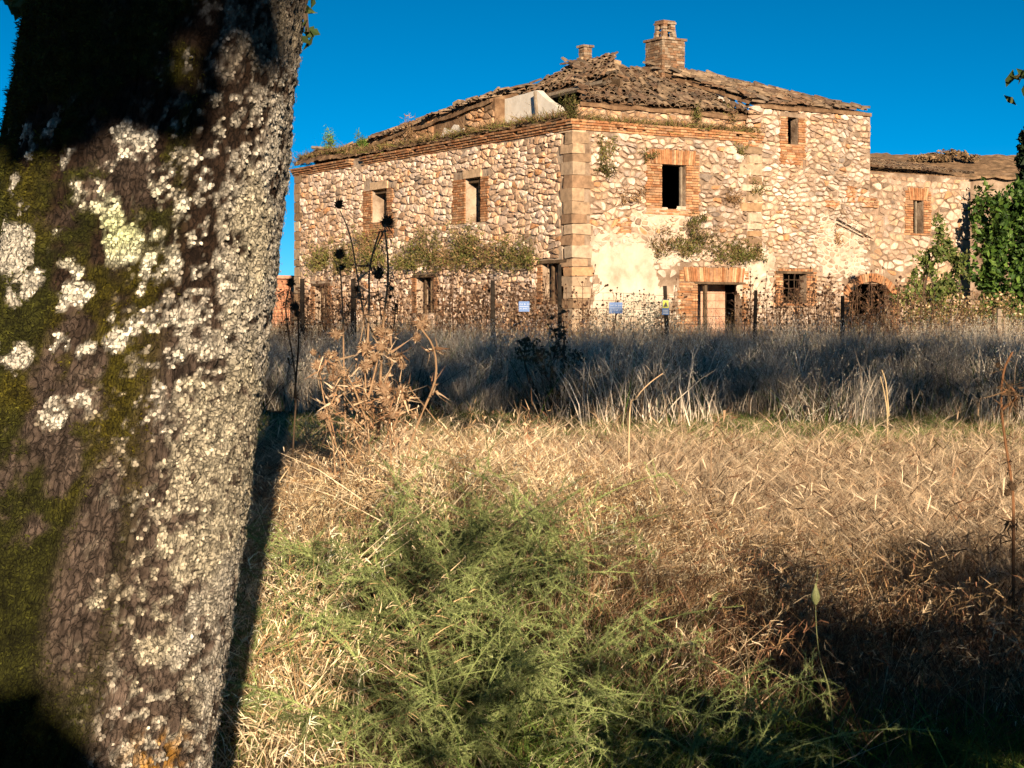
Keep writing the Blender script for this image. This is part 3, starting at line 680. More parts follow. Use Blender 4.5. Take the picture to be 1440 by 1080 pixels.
def tile_plane(eave0, eave1, top0, top1, seed, jit=.12, keep=.93, dx=.21, dy=.30, lift=.05):
    """barrel tiles in rows up a roof plane; eave0-eave1 is the lower edge, top0-top1 the upper"""
    rdm = random.Random(seed); A, B, C, D = [Vector(p) for p in (eave0, eave1, top1, top0)]
    ny = int(((D + C) / 2 - (A + B) / 2).length / dy)
    up = ((D + C) / 2 - (A + B) / 2).normalized(); ax = (B - A).normalized(); nor = ax.cross(up).normalized()
    if nor.z < 0: nor = -nor
    for j in range(ny):
        t = j / ny; L0 = A.lerp(D, t); L1 = B.lerp(C, t); n = max(1, int((L1 - L0).length / dx))
        for i in range(n):
            if rdm.random() > keep: continue
            p = L0.lerp(L1, (i + .5 + rdm.uniform(-jit, jit)) / n) + nor * (lift + rdm.uniform(-.03, .05) * (jit / .12)) + up * rdm.uniform(-.06, .06) * (jit / .12)
            a = rdm.gauss(0, jit * 1.6); x2 = ax * math.cos(a) + up * math.sin(a)
            y2 = (up * math.cos(a) - ax * math.sin(a) + nor * rdm.gauss(-.08, jit * .8)).normalized(); z2 = x2.cross(y2).normalized(); x2 = y2.cross(z2)
            if z2.z < 0 and rdm.random() > .15: z2 = -z2; x2 = -x2
            M = Matrix((x2, y2, z2)).transposed().to_4x4(); M.translation = p
            w_ = H2W(*p); TILES.append((1 / w_.y ** 2 * (1.5 if j < 2 else 1) , rdm.randrange(len(TILEM)), M))
PK = (4.9, 6.0, 10.72)            # peak of the main roof
deck('roof_slope', ((.35, .1, 8.33), (7.75, .1, 8.33), (6.6, 4.6, 10.12), (3.6, 4.6, 10.12)), seed=71, amp=.12)
tile_plane((.45, .05, 8.38), (7.65, .05, 8.38), (3.5, 4.7, 10.22), (6.8, 4.7, 10.22), 81, .2, .95, .2, .22)
deck('roof_slope', ((2.2, 1.3, 9.3), (2.2, 6.6, 9.3), (4.7, 6.9, 10.5), (4.7, 4.4, 10.6)), seed=72, amp=.05)
tile_plane((2.15, 6.5, 9.36), (2.15, 1.3, 9.36), (4.6, 6.9, 10.6), (4.6, 4.2, 10.7), 82, .14, .96, .2, .26)
deck('roof_slope', ((3.4, 4.5, 10.05), (7.3, 4.5, 10.05), (5.6, 6.6, 10.62), (4.2, 6.6, 10.62)), seed=73, amp=.06)
tile_plane((3.4, 4.4, 10.15), (7.4, 4.4, 10.15), (4.2, 6.7, 10.72), (5.7, 6.7, 10.72), 83, .2, .95)
deck('roof_slope', ((7.55, -.12, 8.72), (U1 - .02, -.1, 8.76), (U1 - .2, .6, 8.9), (6.4, 5.0, 10.55)), seed=74, amp=.05)
tile_plane((7.45, -.14, 8.78), (U1 - .04, -.14, 8.80), (6.4, 5.0, 10.62), (8.4, 3.6, 10.1), 84, .16, .96)
tile_plane((8.2, .3, 9.0), (U1 - .06, .2, 8.86), (6.6, 5.0, 10.66), (7.6, 4.4, 10.4), 86, .16, .9, .21, .3)
b = MB(); pA = [(7.32, 1.3), (6.72, 4.0)]; V = []
for (u_, v_) in pA:
    zb = 8.72 + (v_ + .1) / 5.1 * 1.83 - .04
    for du in (0, .25): V += [(u_ + du, v_, zb - .75), (u_ + du, v_, zb)]
b.add(V, [(0, 4, 5), (0, 5, 1), (2, 3, 7), (2, 7, 6), (1, 5, 7), (1, 7, 3), (0, 1, 3), (0, 3, 2), (4, 6, 7), (4, 7, 5)]); tag(b.build('partition_wall', M_PLASTER, house), 'white plaster showing in the gap between two roof slopes')
deck('roof_slope', ((.85, 6.4, 9.16), (.85, LV - .4, 8.0), (4.0, 17.6, 9.5), (4.0, 6.9, 9.98)), seed=75, amp=.10, n=44)
tile_plane((.75, LV - .4, 8.08), (.75, 6.3, 9.24), (4.1, 17.4, 9.58), (4.1, 6.8, 10.06), 87, .2, .8)
deck('roof_slope', ((.9, LV - .45, 8.05), (6, LV - .3, 8.0), (6, 17.6, 9.4), (4.0, 17.6, 9.5)), seed=76, amp=.1)
deck('roof_slope', ((4.02, 6.9, 9.95), (4.02, 17.6, 9.5), (U1, 17.6, 8.2), (U1, 6.9, 8.4)), seed=77, amp=.1)
deck('roof_slope', ((U1 - .01, .3, 6.78), (U2 + .1, .3, 6.78), (U2 - .6, 6.5, 7.95), (U1 - .01, 6.5, 7.95)), seed=78, amp=.04)
tile_plane((U1 + .1, -.12, 6.83), (U2 + .1, -.12, 6.83), (U1 + .1, 6.4, 8.05), (U2 - .5, 6.4, 8.05), 89, .05, 1.0, .22, .32, .04)
TILES.sort(key=lambda t: -t[0])
for sz, k, M in TILES[:300]:
    o = new_obj('roof_tile', TILEM[k], house); o.matrix_local = M
def join_rest(name, items, mat):
    b = MB()
    for V, T, c in items: b.add(V, T, c)
    o = b.build(name, mat, house); tag(o, kind='stuff'); return o
tv = [(np.array([v.co[:] for v in m.vertices]), np.array([p.vertices[:] for p in m.polygons])) for m in TILEM]
rest = []
for sz, k, M in TILES[300:]:
    A = np.array(M); V, T = tv[k]; rest.append((V @ A[:3, :3].T + A[:3, 3], T, np.array(TILE_COL[k]) * random.uniform(.75, 1.25)))
join_rest('roof_tiles', rest, M_TILE)
def spread(name, rest_name, items, mat):
    items.sort(key=lambda t: -t[0])
    for sz, V, T, c in items[:300]:
        o = new_obj(name, tri_mesh(name, V, T, c), house, mat)
    join_rest(rest_name, [(V, T, c) for sz, V, T, c in items[300:]], mat)
spread('stone', 'rubble_stones', STONES, M_STONE)
spread('brick', 'brickwork', BRICKS, M_BRICK)
# ridge lumps along the skyline
for (u, v, z, s) in ((4.1, 9.2, 10.0, .16), (4.1, 10.6, 9.95, .13), (4.1, 12.0, 9.95, .18), (4.1, 14.0, 9.9, .2), (4.2, 16.2, 9.75, .16), (5.4, 6.6, 10.8, .18), (4.9, 6.6, 10.85, .14), (6.0, 6.2, 10.75, .16), (4.3, 7.9, 10.2, .15)):
    b = MB(); V = boxv(-s, s, -s, s, 0, s * 1.3, s * .3) + np.array([u, v, z - .05]); b.add(V, BOXT, np.array((.34, .24, .15))); b.build('ridge_stone', M_STONE, house)
# loose beams
bar([(.4, 17.6, 8.35), (-.05, 18.8, 8.5)], .07, 'beam', M_GREYWOOD)
bar([(10.9, -.15, 5.0), (12.6, -.12, 4.35)], .02, 'cable', M_IRON, 4)
bar([(10.9, -.12, 4.85), (12.2, -.1, 4.4)], .015, 'cable', M_IRON, 4)

# ------------------------------------------------------------------ trees
def limb(b, p0, p1, r0, r1, bendv=None, n=7, seg=6, col=(1, 1, 1)):
    p0 = np.array(p0, float); p1 = np.array(p1, float); t = np.linspace(0, 1, seg + 1)[:, None]
    P = p0 * (1 - t) + p1 * t + np.sin(t * math.pi) * (np.array(bendv) if bendv is not None else rng.normal(0, .06, 3) * np.linalg.norm(p1 - p0))
    V, T = tube(P, np.linspace(r0, r1, seg + 1), n); b.add(V, T, col); return P
def crown_points(blobs, N):
    """points clumped through a union of ellipsoids, thin towards the middle"""
    vol = np.array([r[0] * r[1] * r[2] for c, r in blobs]); k = rng.choice(len(blobs), N, p=vol / vol.sum())
    d = rng.normal(size=(N, 3)); d /= np.linalg.norm(d, axis=1)[:, None]; rr = rng.uniform(.25, 1, N) ** .5
    C = np.array([c for c, r in blobs])[k]; Rr = np.array([r for c, r in blobs])[k]
    return C + d * Rr * rr[:, None]
OAK_LEAF = [(.05, .08, .025), (.07, .10, .03), (.04, .07, .02), (.09, .11, .035)]
# trunk of the near oak: centre line (z, x) and radius as seen beside the lens
TZ = np.array([-.1, 0., .25, .71, 1.16, 1.675, 2.06, 3.0, 4.2, 5.2]); TX = np.array([-.975, -.955, -.905, -.826, -.739, -.652, -.602, -.49, -.36, -.25])
TR = np.array([.50, .42, .335, .290, .266, .240, .226, .205, .19, .16])
def trunk_xyz(th, z, r): return np.stack([np.interp(z, TZ, TX) + r * np.sin(th), 3.0 - r * np.cos(th), z], -1)
def oak_trunk():
    zs = np.concatenate([np.linspace(-.1, .55, 30), np.arange(.56, 2.25, .0048), np.linspace(2.26, 5.2, 60)])
    nth = 440; th = np.linspace(-math.pi, math.pi, nth, endpoint=False)
    Z, TH = np.meshgrid(zs, th, indexing='ij'); r0 = np.interp(Z, TZ, TR); SA = TH * .28
    lat = np.sin(TH); front = np.cos(TH) > -.3
    # bark plates: tall cells with cracks between them
    wx = SA + .035 * (fbm(SA * 14, Z * 7, 3) - .5); wz = Z + .06 * (fbm(SA * 12, Z * 12, 4) - .5)
    f1, f2, cid = voro(wx / .021, wz / .036, 12); crack = sstep(.0, .22, f2 - f1)
    g1, g2, gid = voro(wx / .0075, wz / .008, 31, 1.0)
    big = fbm(SA * 7, Z * 4, 8)
    disp = .012 * (big - .5) + .005 * crack + .004 * cid + .0016 * (fbm(SA * 160, Z * 160, 6, 2) - .5)
    fur = 1 - np.abs(fbm((SA + .02 * (fbm(SA * 8, Z * 6, 14) - .5)) * 46, Z * 4.5, 15, 3) * 2 - 1); fur = sstep(.80, .97, fur)
    disp = disp - .008 * fur
    # lichen: dense crust to the right, loose spots elsewhere
    nl = fbm(SA * 22, Z * 22, 51); nl2 = fbm(SA * 60, Z * 60, 52, 3); nb = fbm(SA * 7, Z * 6, 55)
    edge = .30 + .40 * sstep(1.75, 1.25, Z) * 1.0 + .0 * Z
    edge = np.interp(Z, [.6, .8, 1.0, 1.16, 1.25, 1.36, 1.5, 1.7, 2.1], [.84, .84, .81, .81, .75, .58, .70, .68, .72])
    prox = lat - edge - .05; fl = fbm(SA * 75, Z * 75, 57, 3)
    lich = sstep(-.10, .14, prox + (nb - .5) * .9 + (nl - .5) * 1.1 + (fl - .5) * .5) * sstep(.36, .48, nl2 + .08)
    lich = np.maximum(lich, sstep(.61, .68, fl + .08 * sstep(-.6, .1, prox)) * sstep(-.8, -.1, prox) * .9) * (1 - .6 * sstep(1.80, 1.92, Z) * sstep(.35, .5, nb))
    spots = sstep(.60, .65, nl) * sstep(1.28, 1.42, Z) * sstep(.45, .6, nl2 + .1) * (1 - .9 * sstep(1.78, 1.88, Z))
    for (la, zz, ra) in ((-.66, 1.44, .03), (-.40, 1.44, .025), (-.14, 1.54, .022), (-.08, 1.54, .02), (.14, 1.62, .032), (.03, 1.66, .02), (-.10, 1.34, .02), (-.62, 1.62, .045), (-.4, 1.56, .02), (.2, 1.47, .02)):
        dd = np.hypot((lat - la) * r0, Z - zz); spots = np.maximum(spots, sstep(ra * 1.15, ra * .8, dd + (nl2 - .5) * .03))
    spots = np.where(lich > .5, 0, spots)
    L = np.clip(np.maximum(lich, spots), 0, 1)
    # moss: cushions to the left and low down
    mreg = sstep(.30, .05, lat - .25) * (sstep(.40, .50, fbm(SA * 6, Z * 5, 71) * .7 + .3 * fbm(SA * 30, Z * 30, 72) + .10 * sstep(1.25, .9, Z) + .03))
    gap = sstep(.17, .07, np.hypot(lat - .28, (Z - 1.2) * 1.3)) + sstep(.2, .08, np.hypot((lat - .25) * .8, (Z - 1.05)))
    Mo = np.clip(mreg * (1 - gap) * (1 - L), 0, 1)
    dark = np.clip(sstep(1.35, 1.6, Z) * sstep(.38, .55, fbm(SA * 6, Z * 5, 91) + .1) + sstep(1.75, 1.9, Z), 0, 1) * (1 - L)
    lump_ = sstep(.1, .55, f2 - f1) * .35 + sstep(0, .5, g2 - g1) * .8
    disp = disp + L * (.0015 + .0035 * lump_) + Mo * (.006 + .010 * fbm(SA * 55, Z * 55, 77, 3))
    c = np.array((.140, .104, .084)) * (.75 + .4 * cid[..., None]) * (.75 + .25 * crack[..., None])
    c = c * (.8 + .5 * fbm(SA * 30, Z * 14, 5)[..., None])
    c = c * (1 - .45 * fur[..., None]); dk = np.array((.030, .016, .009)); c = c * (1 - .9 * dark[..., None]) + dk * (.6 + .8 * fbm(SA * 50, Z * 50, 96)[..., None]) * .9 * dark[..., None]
    lc = np.array((.58, .54, .46)) * (.55 + .75 * gid[..., None]) * (.62 + .38 * sstep(0, .35, g2 - g1)[..., None])
    lc = lc * (1 - .25 * sstep(.5, .7, nb)[..., None] * np.array((.2, .3, .7)))
    white = (spots > .5) & (lich < .5); lc = np.where(white[..., None], np.array((.60, .57, .49)) * (.8 + .3 * gid[..., None]), lc)
    gr = np.exp(-(np.hypot(lat - .08, (Z - 1.645) * 5) / .28) ** 2)[..., None]; lc = lc * (1 - gr) + np.array((.55, .60, .34)) * gr
    yl = np.exp(-(np.hypot((lat - .78), (Z - .77) * 3) / .12) ** 2)[..., None] * sstep(.45, .6, nl2)[..., None]
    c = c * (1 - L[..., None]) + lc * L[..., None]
    mc = np.array((.040, .042, .008)) * (.5 + 1.0 * fbm(SA * 40, Z * 40, 79)[..., None]); mc = mc + np.array((.035, .022, 0)) * sstep(.5, .7, fbm(SA * 5, Z * 4, 78))[..., None]
    c = c * (1 - Mo[..., None]) + mc * Mo[..., None]
    c = c * (1 - yl) + np.array((.55, .27, .03)) * yl
    r = r0 * (1 + .05 * np.sin(3 * TH + 1.0) * sstep(1.4, .1, Z) + .02 * np.sin(5 * TH + Z * 2)) + disp
    P = trunk_xyz(TH, Z, r); nz_, nt_ = Z.shape
    i = np.arange(nz_ - 1)[:, None] * nt_ + np.arange(nt_)[None]; j = np.arange(nz_ - 1)[:, None] * nt_ + (np.arange(nt_)[None] + 1) % nt_
    T = np.stack([np.stack([i, j, j + nt_], -1), np.stack([i, j + nt_, i + nt_], -1)], 2).reshape(-1, 3)
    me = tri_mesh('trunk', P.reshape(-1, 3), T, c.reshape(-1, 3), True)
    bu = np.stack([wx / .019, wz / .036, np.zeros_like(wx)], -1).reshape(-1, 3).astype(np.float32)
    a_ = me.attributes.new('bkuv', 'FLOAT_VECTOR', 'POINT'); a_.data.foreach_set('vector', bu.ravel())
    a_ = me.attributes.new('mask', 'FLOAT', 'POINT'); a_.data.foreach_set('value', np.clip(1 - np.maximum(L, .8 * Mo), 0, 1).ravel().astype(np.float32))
    # moss and lichen as raised growth
    dens = Mo * front * sstep(.5, .62, Z); pr = (dens * r0 * (zs[:, None] * 0 + 1)).ravel(); k = rng.choice(pr.size, 70000, p=pr / pr.sum())
    nrm = np.stack([np.sin(TH), -np.cos(TH), np.zeros_like(TH)], -1).reshape(-1, 3)[k]
    B = P.reshape(-1, 3)[k] + rng.normal(0, .003, (len(k), 3)) - nrm * .002
    V, TT = blades(B, (nrm + rng.normal(0, .6, B.shape) + np.array([0, 0, .1])) * .8, rng.uniform(.003, .0075, len(k)), rng.uniform(.0018, .0034, len(k)), rng.normal(0, .35, B.shape), 2)
    mcol = np.clip(mc.reshape(-1, 3)[k] * rng.uniform(.6, 2.0, (len(k), 1)), 0, 1)
    moss = tri_mesh('moss', V, TT, np.repeat(mcol, 5, 0))
    dens = L * front * sstep(.56, .6, Z); pr = dens.ravel(); k = rng.choice(pr.size, 14000, p=pr / pr.sum())
    nrm = np.stack([np.sin(TH), -np.cos(TH), np.zeros_like(TH)], -1).reshape(-1, 3)[k]
    C0 = P.reshape(-1, 3)[k] + nrm * rng.uniform(.000, .003, (len(k), 1)); s = rng.uniform(.0012, .0042, len(k))
    a = np.cross(nrm, rdir(len(k))); a /= np.linalg.norm(a, axis=1)[:, None]; bb = np.cross(nrm, a); ring = []
    for q in range(6):
        f = q * math.pi / 3; ring.append(C0 + (a * math.cos(f) + bb * math.sin(f)) * (s * rng.uniform(.7, 1.2, len(k)))[:, None] + nrm * (s * rng.uniform(.0, .35, len(k)))[:, None])
    V = np.stack([C0 + nrm * (s * .15)[:, None]] + ring, 1); T0 = np.array([(0, 1 + q, 1 + (q + 1) % 6) for q in range(6)])
    TT = (T0[None] + (np.arange(len(k)) * 7)[:, None, None]).reshape(-1, 3)
    lichm = tri_mesh('lichen', V.reshape(-1, 3), TT, np.repeat(np.clip(c.reshape(-1, 3)[k] * rng.uniform(.8, 1.3, (len(k), 1)), 0, .8), 7, 0), False)
    return me, moss, lichm
oak = empty('oak_tree', (0, 0, 0))
tag(oak, 'thick oak trunk crusted with pale lichen and green moss in the foreground', 'tree')
me, moss, lichm = oak_trunk()
new_obj('trunk', me, oak, M_TRUNK); tag(new_obj('moss', moss, oak, M_MOSS), kind='stuff'); tag(new_obj('lichen', lichm, oak, M_BARK), kind='stuff')
BIGBLOBS = [((c_[0], c_[1], c_[2] - .9), r_) for c_, r_ in [((-2.6, 2.2, 8.6), (2.8, 3.2, 2.2)), ((.2, 3.0, 9.2), (3.2, 3.6, 2.0)), ((3.2, 3.0, 8.4), (2.8, 3.2, 2.4)), ((-4.6, 3.2, 7.6), (2.2, 2.6, 2.0)), ((4.8, 3.4, 7.4), (2.0, 2.6, 2.0)),
            ((.4, 3.0, 6.9), (2.8, 2.8, 1.8)), ((-2.4, 3.4, 6.6), (2.2, 2.6, 1.5)), ((2.8, 3.2, 6.4), (2.2, 2.6, 1.4)), ((-6.2, 3.0, 7.8), (1.6, 2.2, 1.8)), ((6.2, 3.2, 7.9), (1.6, 2.2, 1.8))]]
def oak_crown(blobs, base, N, name, parent, size=.2):
    P = crown_points(blobs, N); V, T, C = leafcards(P, rng.uniform(.6, 1.3, N) * size, cmix(OAK_LEAF, N, .3)); b = MB(); b.add(V, T, C)
    o = b.build(name, M_LEAF, parent); return o
def oak_branches(parent, base, blobs, r=.12):
    for c, rr in blobs:
        b = MB(); limb(b, base, c, r, .03, np.array([0, 0, .25])); b.build('branch', M_PLANTBARK, parent)
oak_crown(BIGBLOBS, None, 11800, 'crown', oak, .175)
oak_branches(oak, (-.27, 3.0, 5.0), BIGBLOBS)
LOWB = [((-.02, -2.0, 3.30), (.36, .6, .5)), ((.72, -2.2, 4.12), (.5, .6, .42)), ((-.42, -1.9, 3.22), (.42, .5, .45)), ((.3, -2.0, 4.1), (.8, .6, .4)), ((-.2, -1.8, 3.7), (.6, .5, .4))]
oak_crown(LOWB, None, 3600, 'crown', oak, .12)
b = MB(); limb(b, (-.45, 3.0, 4.0), (.2, -2.0, 3.9), .08, .02, np.array([0, 0, .5])); b.build('branch', M_PLANTBARK, oak)
# leaves of the oak that hang into the top of the picture beside the trunk
def hang(px, py, d, n, spread_, size, parent, start):
    p = at(px, py, d); b = MB(); limb(b, start, p, .012, .004, np.array([0, 0, .04]), 4, 5, (.05, .04, .03)); b.build('twig', M_PLANTBARK, parent)
    P = np.array(p) + rng.normal(0, 1, (n, 3)) * np.array(spread_); V, T, C = leafcards(P, rng.uniform(.7, 1.3, n) * size, cmix(OAK_LEAF, n, .3)); b = MB(); b.add(V, T, C)
    tag(b.build('leaf_spray', M_LEAF, parent), kind='stuff')
hang(48, 10, 3.0, 26, (.012, .03, .028), .03, oak, (-.75, 3.0, 2.3)); hang(18, 4, 3.0, 8, (.012, .02, .012), .03, oak, (-.75, 3.0, 2.2)); hang(40, 50, 3.0, 7, (.008, .02, .012), .022, oak, (-.8, 3.0, 2.2))
hang(432, 45, 3.05, 8, (.006, .03, .02), .022, oak, (-.4, 3.05, 2.2)); hang(430, 5, 3.05, 6, (.006, .02, .012), .02, oak, (-.4, 3.05, 2.2))
# neighbours in the row of roadside oaks, out of the frame, that shade the field
oc = None
for k, (x, y, lab) in enumerate(((10.6, 3.4, 'next oak to the right in the roadside row, beyond the frame'), (21.5, 3.0, 'far right oak of the roadside row, beyond the frame'), (-12.2, 2.6, 'oak to the left in the roadside row, beyond the frame'))):
    t = empty('oak_tree', (x, y, 0)); tag(t, lab, 'tree', 'oaks along the road')
    if oc is None:
        bl = [((a[0], a[1] - 3, a[2]), r_) for a, r_ in BIGBLOBS]
        b = MB(); limb(b, (0, 0, -.1), (0, 0, 5.2), .34, .17, (.1, 0, 0), 10, 8); b.build('trunk', M_PLANTBARK, t); oak_branches(t, (0, 0, 5.0), bl); oak_crown(bl, None, 11800, 'crown', t, .175); oc = t
    else:
        for ch in list(oc.children): c = ch.copy(); COL.objects.link(c); c.parent = t
# low roadside bushes behind the viewpoint
def bush(name, loc, blobs, N, size, pal, label, cat, mat=M_LEAF, stems=6, group=None, clump=0):
    t = empty(name, loc); tag(t, label, cat, group)
    sub = []
    if clump:
        for c, r in blobs:
            for q in range(clump): d_ = rdir(1)[0] * rng.uniform(.3, .95); sub.append((tuple(np.array(c) + d_ * np.array(r)), tuple(np.array(r) * rng.uniform(.2, .42))))
    P = crown_points(sub if clump else blobs, N); P[:, 2] = np.maximum(P[:, 2], .02)
    V, T, C = leafcards(P, rng.uniform(.6, 1.3, N) * size, cmix(pal, N, .35)); b = MB(); b.add(V, T, C); b.build('foliage', mat, t)
    for k in range(stems):
        c, r = blobs[k % len(blobs)]; e = np.array(c) + rng.normal(0, .3, 3) * np.array(r); b = MB(); limb(b, (rng.normal(0, .05), rng.normal(0, .05), -.02), e, .025 * max(.4, c[2]), .006, None, 5, 4); b.build('stem', M_PLANTBARK, t)
    return t
GREENP = [(.06, .10, .025), (.08, .13, .03), (.05, .08, .02), (.10, .14, .04)]
bush('roadside_bush', (3.0, -2.2, 0), [((-1.25, 0, .95), (.85, .7, 1.0)), ((.8, .1, .9), (1.1, .7, .9)), ((-.3, 0, 1.5), (.8, .6, .8)), ((1.9, 0, 1.2), (1.0, .7, 1.1)), ((.6, 0, 2.0), (.7, .6, .75)), ((1.5, 0, 2.1), (.5, .5, .6)), ((-.5, 0, 2.2), (.35, .4, .45))], 5200, .14, GREENP, 'leafy bush on the verge behind the viewpoint, right', 'bush')
bush('roadside_bush', (1.25, -3.0, 0), [((-.3, 0, 2.3), (.45, .4, .5)), ((.35, 0, 2.0), (.5, .4, .6)), ((.1, 0, 2.8), (.4, .4, .35)), ((.1, 0, 1.0), (.4, .4, .9)), ((.75, 0, 2.5), (.4, .4, .4))], 260, .10, GREENP, 'unseen thin open bush added behind the viewpoint to dapple the mound, middle', 'bush')  # added out of view to break up the sunlight on the mound
bush('roadside_bush', (-.12, -2.5, 0), [((-.3, 0, .9), (.45, .4, .95)), ((.02, 0, 1.5), (.28, .35, .52)), ((-.4, 0, 1.5), (.35, .35, .45))], 2200, .12, GREENP, 'leafy bush on the verge behind the viewpoint, left', 'bush')
# ivy-clad fig beside the extension
FIGP = [(.05, .105, .018), (.075, .145, .022), (.035, .08, .014), (.10, .17, .03), (.022, .05, .01)]
f0 = at(1420, 480, 61); fz = gz(f0.x, 61)
bush('fig_tree', (f0.x, 61, fz), [((-.6, 0, 4.6), (.8, 1.2, 1.4)), ((.7, .2, 4.9), (1.1, 1.2, 1.2)), ((-.5, -.2, 2.8), (.9, 1.3, 1.4)), ((.9, 0, 3.0), (1.1, 1.3, 1.6)), ((-.3, 0, 1.2), (.9, 1.2, 1.0)), ((1.0, .2, 1.2), (1.1, 1.2, 1.2)), ((2.6, 0, 3.2), (1.3, 1.4, 2.6)), ((2.4, 0, 1.2), (1.2, 1.3, 1.2))], 15000, .16, FIGP, 'dense bright green fig tree beside the end of the lower wing', 'tree', stems=8, clump=30)
c0 = at(1455, 300, 72); CYP = [(.018, .035, .014), (.025, .045, .018), (.012, .025, .01)]
bush('cypress_tree', (c0.x, 72, gz(c0.x, 72)), [((0, 0, 2.4 + k * .86), (1.05 - .08 * abs(k - 2), 1.0, .9)) for k in range(8)], 5200, .22, CYP, 'dark narrow evergreen at the right edge of the picture', 'tree', stems=3)
sap = empty('oak_sapling', (1.62, 4.2, gz(1.62, 4.2))); tag(sap, 'young oak whose dark leaf tips reach in at the right edge', 'tree')
b = MB(); limb(b, (0, 0, -.05), (.1, 0, 3.2), .03, .01, (.05, 0, 0)); b.build('trunk', M_PLANTBARK, sap)
for (px, py, n) in ((1428, 108, 3), (1440, 101, 5), (1444, 130, 5), (1480, 110, 30), (1490, 140, 30)):
    p = at(px, py, 4.2); q = np.array(p) - np.array(sap.location); b = MB(); limb(b, (.08, 0, 2.2), q, .008, .003, np.array([0, 0, .03]), 4, 4); b.build('twig', M_PLANTBARK, sap)
    P = q + rng.normal(0, 1, (n, 3)) * np.array([.008, .03, .009]); V, T, C = leafcards(P, rng.uniform(.7, 1.2, n) * .026, cmix(OAK_LEAF, n, .3), aspect=2.2); b = MB(); b.add(V, T, C); tag(b.build('leaf_spray', M_LEAF, sap), kind='stuff')

# ------------------------------------------------------------------ far buildings
fh = empty('far_building', (0, 0, 0)); tag(fh, 'low stone outbuilding with a slumped tile roof behind the wing', 'building')
A = at(1235, 240, 84); B = at(1480, 250, 88)
def fbx(nm, x0, x1, y0, y1, z0, z1, mat, j=.02): b = MB(); b.add(boxv(x0, x1, y0, y1, z0, z1, j), BOXT, (.4, .3, .2)); return b.build(nm, mat, fh)
fbx('wall', A.x, B.x, 85, 92, 0, 8.78, M_MORTAR)
def fdeck(nm, quad, seed, amp): o = deck(nm, quad, M_TILEFAR, amp, seed, 40); o.parent = fh; return o
M_TILEFAR = mat_noise('old_roof', (.12, .085, .05), (.30, .20, .12), (.2, .13, .08), 3, .95, 1, 7)
fdeck('roof', ((A.x - .3, 84.6, 8.75), (B.x, 84.6, 8.6), (B.x, 89, 10.1), (A.x - .3, 89, 10.15)), 93, .16)
for (px, py, s) in ((1308, 214, .55), (1338, 210, .75), (1322, 217, .5), (1292, 217, .4), (1365, 216, .45)):
    p = at(px, py + 6, 87); d_ = rdir(220); V = d_ * s * rng.uniform(.2, .9, (220, 1)) * np.array([1.3, 1, .4]); P_ = V + np.array(p); V, T, C = leafcards(P_, rng.uniform(.08, .2, 220), cmix([(.20, .13, .07), (.24, .16, .09), (.12, .085, .05)], 220)); b = MB(); b.add(V, T, C); tag(b.build('rubble_heap', M_STONE, fh), kind='stuff')
rb = empty('brick_shed', (0, 0, 0)); tag(rb, 'low reddish brick shed at the far left beside the trunk', 'shed')
A = at(330, 400, 84); B = at(408, 400, 84)
b = MB(); rdm = random.Random(3); z = .4; row = 0
while z < 3.55:
    s = A.x - (.2 if row % 2 else 0)
    while s < B.x: b.add(boxv(s + .012, s + .45, 84, 84.3, z + .012, z + .17, .01), BOXT, np.array((.42, .19, .11)) * rdm.uniform(.75, 1.2)); s += .46
    z += .18; row += 1
tag(b.build('brickwork', M_BRICK, rb), kind='stuff')
b = MB(); b.add(boxv(A.x - .2, B.x, 84.05, 89, 0, 3.5), BOXT); b.build('wall', M_MORTAR, rb)
b = MB(); b.add(boxv(A.x - .3, B.x + .1, 83.8, 89.2, 3.56, 3.7, .03), BOXT, (.4, .22, .15)); b.build('roof', M_BRICK, rb)

# ------------------------------------------------------------------ plants on the walls and roof
WALLP = [(.13, .13, .035), (.17, .15, .05), (.10, .11, .03), (.20, .15, .07), (.09, .10, .03)]
DRYP = [(.22, .13, .07), (.28, .18, .09), (.17, .10, .05), (.33, .22, .12)]
GRNP = [(.10, .17, .03), (.13, .22, .04), (.08, .13, .025)]
def wallplant(name, p, out, rx, rz, N, pal, label, twig=.25, ln=.28, group=None):
    """a tuft rooted in the masonry: stems that fan out from the root with small leaves along them"""
    t = empty(name, p); tag(t, label, 'wall plant', group)
    out = np.array(out, float); side = np.array([out[1], -out[0], 0.])
    N = int(N * 2.3); n = max(10, N // 14); a = rng.uniform(-1, 1, n); e = rng.uniform(-.45, 1.0, n)
    tip = (side[None] * (a * rx)[:, None] + np.array([0, 0, 1.])[None] * (e * rz)[:, None] + out[None] * rng.uniform(.1, .45, n)[:, None] * min(1, rx + .3))
    V, T = blades(side[None] * (a * rx * .35)[:, None] + np.zeros((n, 3)), tip, np.ones(n), np.full(n, .018), rng.normal(0, .1, (n, 3)), 3)
    b = MB(); b.add(V, T, np.repeat(cmix(DRYP, n), 7, 0)); tag(b.build('stems', M_DRY, t), kind='stuff')
    k = rng.integers(0, n, N); f = rng.uniform(.25, 1.1, N)[:, None]
    P = side[None] * (a[k] * rx * .35)[:, None] + tip[k] * f + rng.normal(0, .06, (N, 3))
    V, T = blades(P, rdir(N) * .8 + np.array([0, 0, .3]), rng.uniform(.4, 1, N) * ln * .55, rng.uniform(.02, .05, N), rng.normal(0, .3, (N, 3)), 2)
    b = MB(); b.add(V, T, np.repeat(cmix(pal, N, .35), 5, 0)); tag(b.build('foliage', M_GRASS, t), kind='stuff')
nL = (-HC, -HS, 0); nR = (HS, -HC, 0)
def onL(px, py): v, z = fL(px, py); p = H2W(-.06, v, z); return p
def onR(px, py): u, z = fR(px, py); p = H2W(u, -.05, z); return p
